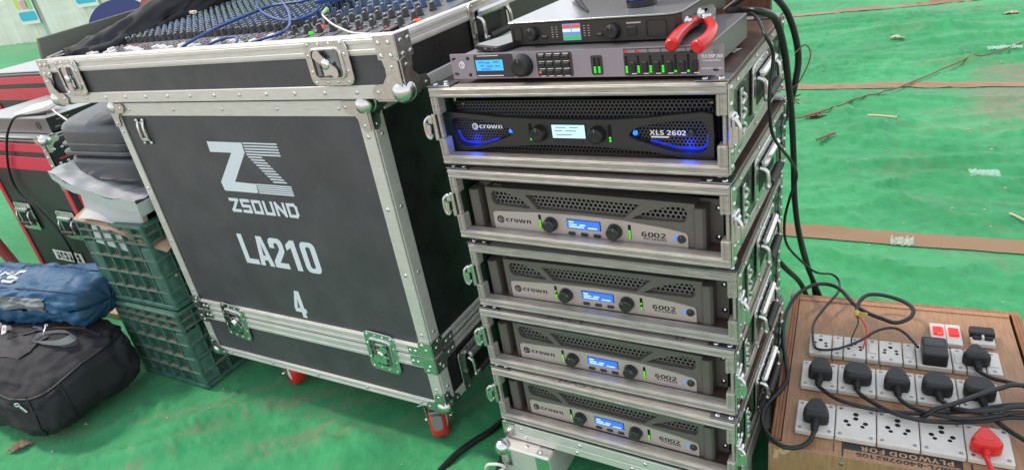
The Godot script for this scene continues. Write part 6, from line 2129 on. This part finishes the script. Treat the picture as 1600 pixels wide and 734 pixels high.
func bags():
	var cn := noise(501, 3.0, 4)
	var ck := noise(502, 9.0, 3)
	# backpack lying on its back
	var t := thing("backpack", "dusty black backpack lying flat on the carpet", "backpack", Vector3(-1.725, 0, 0.24))
	var b := B.new()
	var E := 0.40; var E2 := 0.50
	var SX := 0.42; var SY := 0.122; var SZ := 0.19
	var crease := func(p):
		var r1 := pow(1.0 - absf(ck.get_noise_3d(p.x * 0.5 + p.z * 0.6, p.y * 1.2, p.z * 0.9 - p.x * 0.25)), 5.0)
		var r2 := pow(1.0 - absf(cn.get_noise_3d(p.x * 1.6 - p.z, p.y * 3.0 + 7.0, p.z * 1.9)), 6.0)
		return 0.007 * r1 - 0.006 * r2
	var body := func(u, v):
		var th: float = u * TAU; var ph: float = (v - 0.5) * PI
		var cx := signf(cos(th)) * pow(absf(cos(th)), E); var cz := signf(sin(th)) * pow(absf(sin(th)), E)
		var cp := pow(maxf(cos(ph), 0.0), E2); var sp := signf(sin(ph)) * pow(absf(sin(ph)), E2)
		var p := Vector3(SX * cx * cp, SY + 0.003 + SY * sp, SZ * cz * cp)
		# the near side bulges low down and draws in at the ground
		if p.y < 0.09: p *= Vector3(lerpf(0.93, 1.0, p.y / 0.09), 1, lerpf(0.95, 1.0, p.y / 0.09))
		p.y *= 1.0 - 0.16 * smoothstep(0.0, 0.42, p.x) * smoothstep(-0.05, 0.19, p.z)
		var n := Vector3(cx * cp, sp, cz * cp)
		return p + n * (0.014 * cn.get_noise_3d(p.x * 1.1, p.y * 1.6, p.z * 1.6) + crease.call(p))
	b.sheet(body, 150, 80)
	obj("body", b, M.pack_black, t)
	var top := func(x, z):
		var q := pow(pow(absf(x / SX), 2.0 / E) + pow(absf(z / SZ), 2.0 / E), E / E2)
		var y: float = SY + 0.003 + SY * pow(maxf(1.0 - q, 0.0), E2 / 2.0)
		y *= 1.0 - 0.16 * smoothstep(0.0, 0.42, x) * smoothstep(-0.05, 0.19, z)
		var p := Vector3(x, y, z)
		return p + Vector3(0, 0.014 * cn.get_noise_3d(x * 1.1, y * 1.6, z * 1.6) + crease.call(p), 0)
	# seams: piping round the panels
	var ring := func(v, off):
		var r := []
		for i in 151: r.append(body.call(fposmod(i / 150.0, 1.0), v) + Vector3(0, off, 0))
		return r
	b = B.new()
	b.tube(ring.call(0.63, 0.001), 0.0038, 6, false)
	obj("piping", b, M.black, t)
	b = B.new()
	b.tube(ring.call(0.30, 0.001), 0.003, 6, false)
	obj("piping", b, M.black, t)
	for uu in [0.115, 0.02, 0.24]:
		b = B.new()
		var sm := []
		for i in 30: sm.append(body.call(uu, lerpf(0.14, 0.66, i / 29.0)) + Vector3(0.0015, 0, 0.0015))
		b.tube(sm, 0.0026, 6, false)
		obj("side_seam", b, M.black, t)
	# curved pocket zip over the top, pocket flap and webbing
	b = B.new()
	var zp0 := []
	for i in 40:
		var f := i / 39.0
		zp0.append(top.call(lerpf(-0.05, 0.36, f), 0.12 - 0.22 * sin(f * 1.45)) + Vector3(0, 0.003, 0))
	b.tube(zp0, 0.0034, 6)
	obj("pocket_zip", b, M.rubber, t)
	b = B.new()
	var zp1 := []
	for i in 16: zp1.append(zp0[18 + i] + Vector3(0.004, 0.002, -0.006))
	b.tube(zp1, 0.0016, 5)
	obj("orange_piping", b, mat("orange_trim", lin(0.25, 0.10, 0.03), 0.7), t)
	b = B.new()
	b.sheet(func(u, v): return top.call(lerpf(0.02, 0.23, u), lerpf(0.03, 0.135, v) - 0.05 * u) + Vector3(0, 0.004 + 0.002 * sin(v * PI), 0), 18, 14)
	obj("pocket_flap", b, mat("pack_grey", lin(0.030, 0.028, 0.036), 0.75), t)
	for z0 in [-0.02, 0.085]:
		b = B.new()
		b.sheet(func(u, v): return top.call(lerpf(-0.2, 0.10, u), z0 + 0.028 * (v - 0.5) + 0.05 * u * u) + Vector3(0, 0.0065, 0), 24, 3)
		obj("webbing", b, M.black, t)
	var zp := B.new()
	zp.box(Vector3(0.0, 0, 0), Vector3(0.007, 0.032, 0.004), 0.002)
	zp.tube(curve([[-0.006, 0.02, 0], [0, 0.026, 0.003], [0.007, 0.019, 0], [0, 0.015, 0.003], [-0.006, 0.02, 0]], 3), 0.0022, 6)
	var z := obj("zip_puller", zp, M.zinc, t)
	z.position = body.call(0.135, 0.60) + Vector3(0.004, -0.012, 0.010)
	z.rotation = Vector3(0, 0.7, 0.35)
	z = put("zip_puller", z.mesh, t)
	z.position = zp0[22] + Vector3(0.004, 0.006, 0.012)
	z.rotation = Vector3(-1.3, 0.3, 0.4)
	b = B.new()
	var lp := curve([[-1.525, 0.238, 0.255], [-1.46, 0.250, 0.252], [-1.405, 0.252, 0.235], [-1.395, 0.250, 0.205], [-1.43, 0.250, 0.190], [-1.49, 0.248, 0.20], [-1.54, 0.243, 0.225], [-1.525, 0.238, 0.255]], 5)
	b.sheet(func(u, v):
		var i := int(u * (lp.size() - 1))
		return (lp[i] as Vector3) + Vector3(0.0, 0.026 * (v - 0.5) + 0.004, 0.012 * (v - 0.5)), lp.size() - 1, 3)
	var cb := obj("carry_loop", b, M.strap_grey, t)
	cb.position = -t.position
	# blue bag slung on top
	var g := thing("blue_bag", "blue and grey fabric bag with white lettering slumped on the black backpack", "bag", Vector3(-1.805, 0.305, 0.11), 0.13)
	b = B.new()
	var tube := func(u, v):
		# u along, v around: a soft box with a square end
		var x: float = lerpf(-0.62, 0.42, u)
		var a: float = v * TAU
		var k: float = u * 2.0 - 1.0
		var endr := pow(clampf(1.0 - pow(absf(k), 22.0), 0.0, 1.0), 0.5)
		var sa := signf(sin(a)) * pow(absf(sin(a)), 0.75); var ca := signf(cos(a)) * pow(absf(cos(a)), 0.75)
		var sag := 0.012 * cos(u * 7.0) - 0.02 * smoothstep(0.55, 0.0, u)
		var p := Vector3(x, sa * 0.070 * endr + sag * (0.4 + 0.6 * endr), ca * 0.112 * endr)
		var r1 := pow(1.0 - absf(ck.get_noise_2d(u * 0.55 + v * 0.35, v * 1.0 - u * 0.28)), 4.0)
		var r2 := pow(1.0 - absf(cn.get_noise_2d(u * 1.3 - v * 0.9 + 3.0, v * 2.0 + u * 0.6)), 6.0)
		var f := 0.011 * r1 - 0.012 * r2 + 0.014 * cn.get_noise_3d(p.x * 1.3, p.y * 2.0, p.z * 2.0)
		return p + Vector3(0.25 * k * (1.0 - endr), sa, ca).normalized() * f * (0.35 + 0.65 * endr)
	var remap := func(u): return 0.5 + 0.5 * signf(u - 0.5) * (1.0 - pow(1.0 - absf(u * 2.0 - 1.0), 1.6))
	b.sheet(func(u, v): return tube.call(remap.call(u), v), 120, 70)
	obj("body", b, M.bag_blue, g)
	b = B.new()
	b.sheet(func(u, v):
		var q: float = lerpf(0.02, 0.105, v) + 0.028 * sin(u * 4.2 + 0.4)
		var p: Vector3 = tube.call(lerpf(0.10, 0.86, u), q)
		return p + Vector3(0, sin(q * TAU), cos(q * TAU)) * 0.0035, 80, 12)
	obj("grey_panel", b, M.bag_grey, g)
	b = B.new()
	b.sheet(func(u, v):
		var p: Vector3 = tube.call(lerpf(0.972, 1.0, u), v)
		return p + Vector3(0.004, 0, 0), 10, 60)
	obj("end_panel", b, mat("bag_navy", lin(0.006, 0.04, 0.085), 0.65), g)
	for vv in [0.14, 0.30]:
		b = B.new()
		var sl := []
		for i in 60: sl.append(tube.call(lerpf(0.03, 0.97, i / 59.0), vv + 0.01 * sin(i * 0.2)) + Vector3(0, 0.002, 0.001))
		b.tube(sl, 0.0022, 5, false)
		obj("seam", b, M.bag_navy, g)
	# white letters follow the cloth
	var strokes := [[[0.05, 0.0], [0.0, 0.0], [0.0, 0.5], [0.05, 0.5], [0.05, 1.0], [0.0, 1.0]], [[0.125, 1.0], [0.075, 1.0], [0.075, 0.0], [0.125, 0.0]], [[0.075, 0.5], [0.115, 0.5]], [[0.20, 0.0], [0.15, 0.0], [0.15, 0.5], [0.20, 0.5], [0.20, 1.0], [0.15, 1.0]]]
	b = B.new()
	for s in strokes:
		var pts := []
		for i in s.size() - 1:
			for k in 6:
				var q := Vector2(s[i][0], s[i][1]).lerp(Vector2(s[i + 1][0], s[i + 1][1]), k / 6.0)
				pts.append(tube.call(0.45 + q.x * 0.95, lerpf(0.255, 0.195, q.y)) + Vector3(0, 0.003, 0.001))
		b.tube(pts, 0.0048, 5)
	obj("letters", b, M.white_print, g)
	b = B.new()
	b.box(Vector3(0.19, -0.055, 0.118), Vector3(0.05, 0.012, 0.008), 0.004)
	obj("side_buckle", b, M.blue_cable, g)
	var tg := B.new()
	tg.prism(rrect(0.022, 0.036, 0.004, 2), 0, 0.003, Transform3D(Basis(Vector3.RIGHT, -0.6)), [rrect(0.008, 0.008, 0.002, 2, Vector2(0, 0.006))], true, 0.0008)
	tg.ball(Vector3(-0.002, 0.025, 0.004), 0.009, 10)
	var to := obj("zip_tag", tg, M.white_plastic, g)
	to.position = Vector3(0.075, -0.052, 0.155)

func chairs():
	for k in 2:
		var t := thing("plastic_chair", ["blue plastic chair whose rounded back shows behind the olive flap", "red plastic chair far behind the mixer, only its back showing"][k], "chair", [Vector3(-4.97, 0, -2.50), Vector3(-4.70, 0, -2.88)][k], [0.9, 1.2][k])
		chair_parts(t, [M.chair_blue, M.chair_red][k], [1.0, 1.02][k])
	var c := thing("plastic_chair", "red plastic chair cut off by the left edge, only a foot in view", "chair", Vector3(-3.02, 0, 0.05), 0.3)
	chair_parts(c, M.chair_red, 0.85)

func chair_parts(t: Node3D, m: Material, H: float):
	var b := B.new()
	b.sheet(func(u, v):
		var a := lerpf(-1.35, 1.35, u)
		var top := H - 0.26 * pow(absf(u * 2 - 1), 2.2)
		return Vector3(sin(a) * (0.27 + 0.02 * v), lerpf(0.42, top, v), -cos(a) * 0.22 - 0.10 * v), 28, 12)
	b.sheet(func(u, v):
		var a := lerpf(-1.35, 1.35, u)
		var top := H - 0.26 * pow(absf(u * 2 - 1), 2.2)
		return Vector3(sin(a) * (0.262 + 0.02 * v), lerpf(0.42, top - 0.004, v), -cos(a) * 0.212 - 0.10 * v), 28, 12)
	obj("backrest", b, m, t)
	b = B.new()
	b.box(Vector3(0, 0.42, 0), Vector3(0.44, 0.03, 0.44), 0.012)
	obj("seat", b, m, t)
	for sx in [-1, 1]:
		for sz in [-1, 1]:
			b = B.new()
			b.tube(v3([[sx * 0.20, 0.42, sz * 0.20], [sx * 0.25, 0.02, sz * 0.25], [sx * 0.252, 0.0, sz * 0.252]]), [0.028, 0.022, 0.026], 8)
			obj("leg", b, m, t)
		b = B.new()
		b.tube(curve([[sx * 0.25, 0.62, -0.12], [sx * 0.27, 0.64, 0.08], [sx * 0.25, 0.60, 0.20], [sx * 0.22, 0.42, 0.21]], 4), 0.02, 8)
		obj("armrest", b, m, t)

# ------------------------------------------------------------------ small things on the carpet
func litter():
	var wp: Array = [[0.20, 0.008, -2.46], [0.246, 0.008, -2.501], [0.402, 0.012, -2.629], [0.533, 0.012, -2.801], [0.699, 0.012, -2.989], [0.811, 0.014, -3.177], [0.989, 0.012, -3.430], [1.174, 0.012, -3.630], [1.374, 0.012, -3.938], [1.7, 0.01, -4.4]]
	var wl := []
	for p in curve(wp, 10):
		var hh := 0.0
		for k in 9:
			var a := (k - 4) * 0.06
			hh += maxf(ground_h(p.x + a * 0.65, p.z - a * 0.76), ground_h(p.x, p.z) * 0.7) / 9.0
		wl.append(Vector3(p.x, hh + 0.011, p.z))
	var wb := B.new()
	wb.tube(wl, 0.0042, 7)
	var c := obj("thin_wire", wb, M.twig)
	tag(c, "thin dark wire running diagonally across the carpet at the upper right", "wire")
	var cn := noise(601, 30.0, 3)
	var spec := [[Vector3(0.786, 0, -1.318), 0.072, 0.05, 0.022, "crumpled clear plastic film on the nearest tape strip"], [Vector3(1.035, 0, -1.885), 0.10, 0.065, 0.012, "flat clear plastic wrapper on the carpet at the right"], [Vector3(1.21, 0, -3.73), 0.17, 0.06, 0.016, "long shiny plastic strip beside the dusty patch"]]
	for s in spec:
		var b := B.new()
		var at: Vector3 = s[0]
		b.sheet(func(u, v):
			var e := 1.0 - 0.25 * absf(cn.get_noise_2d(u * 0.3, v * 0.3 + at.x))
			return Vector3((u - 0.5) * s[1] * e, 0.004 + s[3] * absf(cn.get_noise_2d(u * s[1] * 1.3, v * s[2] * 1.3 + at.z)) * 1.6, (v - 0.5) * s[2] * e), 22, 14)
		var o := obj("plastic_film", b, M.cling)
		o.position = at + Vector3(0, ground_h(at.x, at.z), 0)
		o.rotation.y = 0.12
		tag(o, s[4], "plastic")
	for s in [[Vector3(0.663, 0.006, -2.472), 0.125, 0.006, -0.25, "pale short stick below the diagonal wire"], [Vector3(0.447, 0.006, -2.238), 0.11, 0.007, 0.95, "dark short stick near the stack's cables"], [Vector3(1.125, 0.006, -1.50), 0.11, 0.004, -0.9, "thin white straw at the right edge of the carpet"]]:
		var b := B.new()
		b.tube(curve([[-s[1] / 2, 0.0, 0.0], [0.0, 0.003, 0.004], [s[1] / 2, 0.0, 0.0]], 4), s[2], 6)
		var o := obj("stick", b, M.twig if s[3] > 0 else M.straw)
		var gy := -1.0
		for k in 9: gy = maxf(gy, ground_h(s[0].x + (k - 4) * s[1] * 0.12 * cos(s[3]), s[0].z - (k - 4) * s[1] * 0.12 * sin(s[3])))
		o.position = s[0] + Vector3(0, gy, 0)
		o.rotation.y = s[3]
		tag(o, s[4], "stick")
	for s in [[Vector3(0.36, 0, -2.58), 0.11, M.leaf, "dry curled leaf scrap where the wire meets the stack", 0.3], [Vector3(-1.46, 0, 0.445), 0.07, M.leaf, "brown dry leaf on the carpet at the lower left corner", 1.0], [Vector3(1.31, 0, -4.66), 0.11, M.cardboard, "crumpled brown paper on the far tape at the right edge", 0.0], [Vector3(1.40, 0, -4.28), 0.09, M.leaf, "small brown leaf near the top right corner", 0.7], [Vector3(0.66, 0, -4.03), 0.09, M.straw, "pale scrap lying alone in the far carpet", 0.2]]:
		var b := B.new()
		var at: Vector3 = s[0]
		b.sheet(func(u, v):
			var w := sin(PI * clampf(u, 0.02, 0.98))
			return Vector3((u - 0.5) * s[1], 0.006 + 0.012 * w * absf(v - 0.5) * 2.0 + 0.008 * cn.get_noise_2d(u * 0.4 + at.x, v * 0.4), (v - 0.5) * s[1] * 0.55 * w), 14, 6)
		var o := obj("dry_leaf", b, s[2])
		o.position = at + Vector3(0, ground_h(at.x, at.z), 0)
		o.rotation.y = s[4]
		tag(o, s[3], "litter")
	# crumbs nobody could count
	var b := B.new()
	var rg := RandomNumberGenerator.new()
	rg.seed = 9
	for i in 260:
		var x := rg.randf_range(-1.6, 1.5); var z := rg.randf_range(-3.8, 0.45)
		if (x > -0.05 and x < 1.06 and z > -0.7 and z < 0.05) or (x < -0.05 and z < 0.03 and z > -0.9): continue
		var s := rg.randf_range(0.0012, 0.0038)
		b.box(Vector3(x, ground_h(x, z) + s * 0.4, z), Vector3(s * rg.randf_range(1, 3.5), s, s * rg.randf_range(0.8, 2)), 0, Transform3D())
	tag(obj("crumbs", b, M.straw), "scattered crumbs and chaff on the green carpet", "crumbs", "", "stuff")
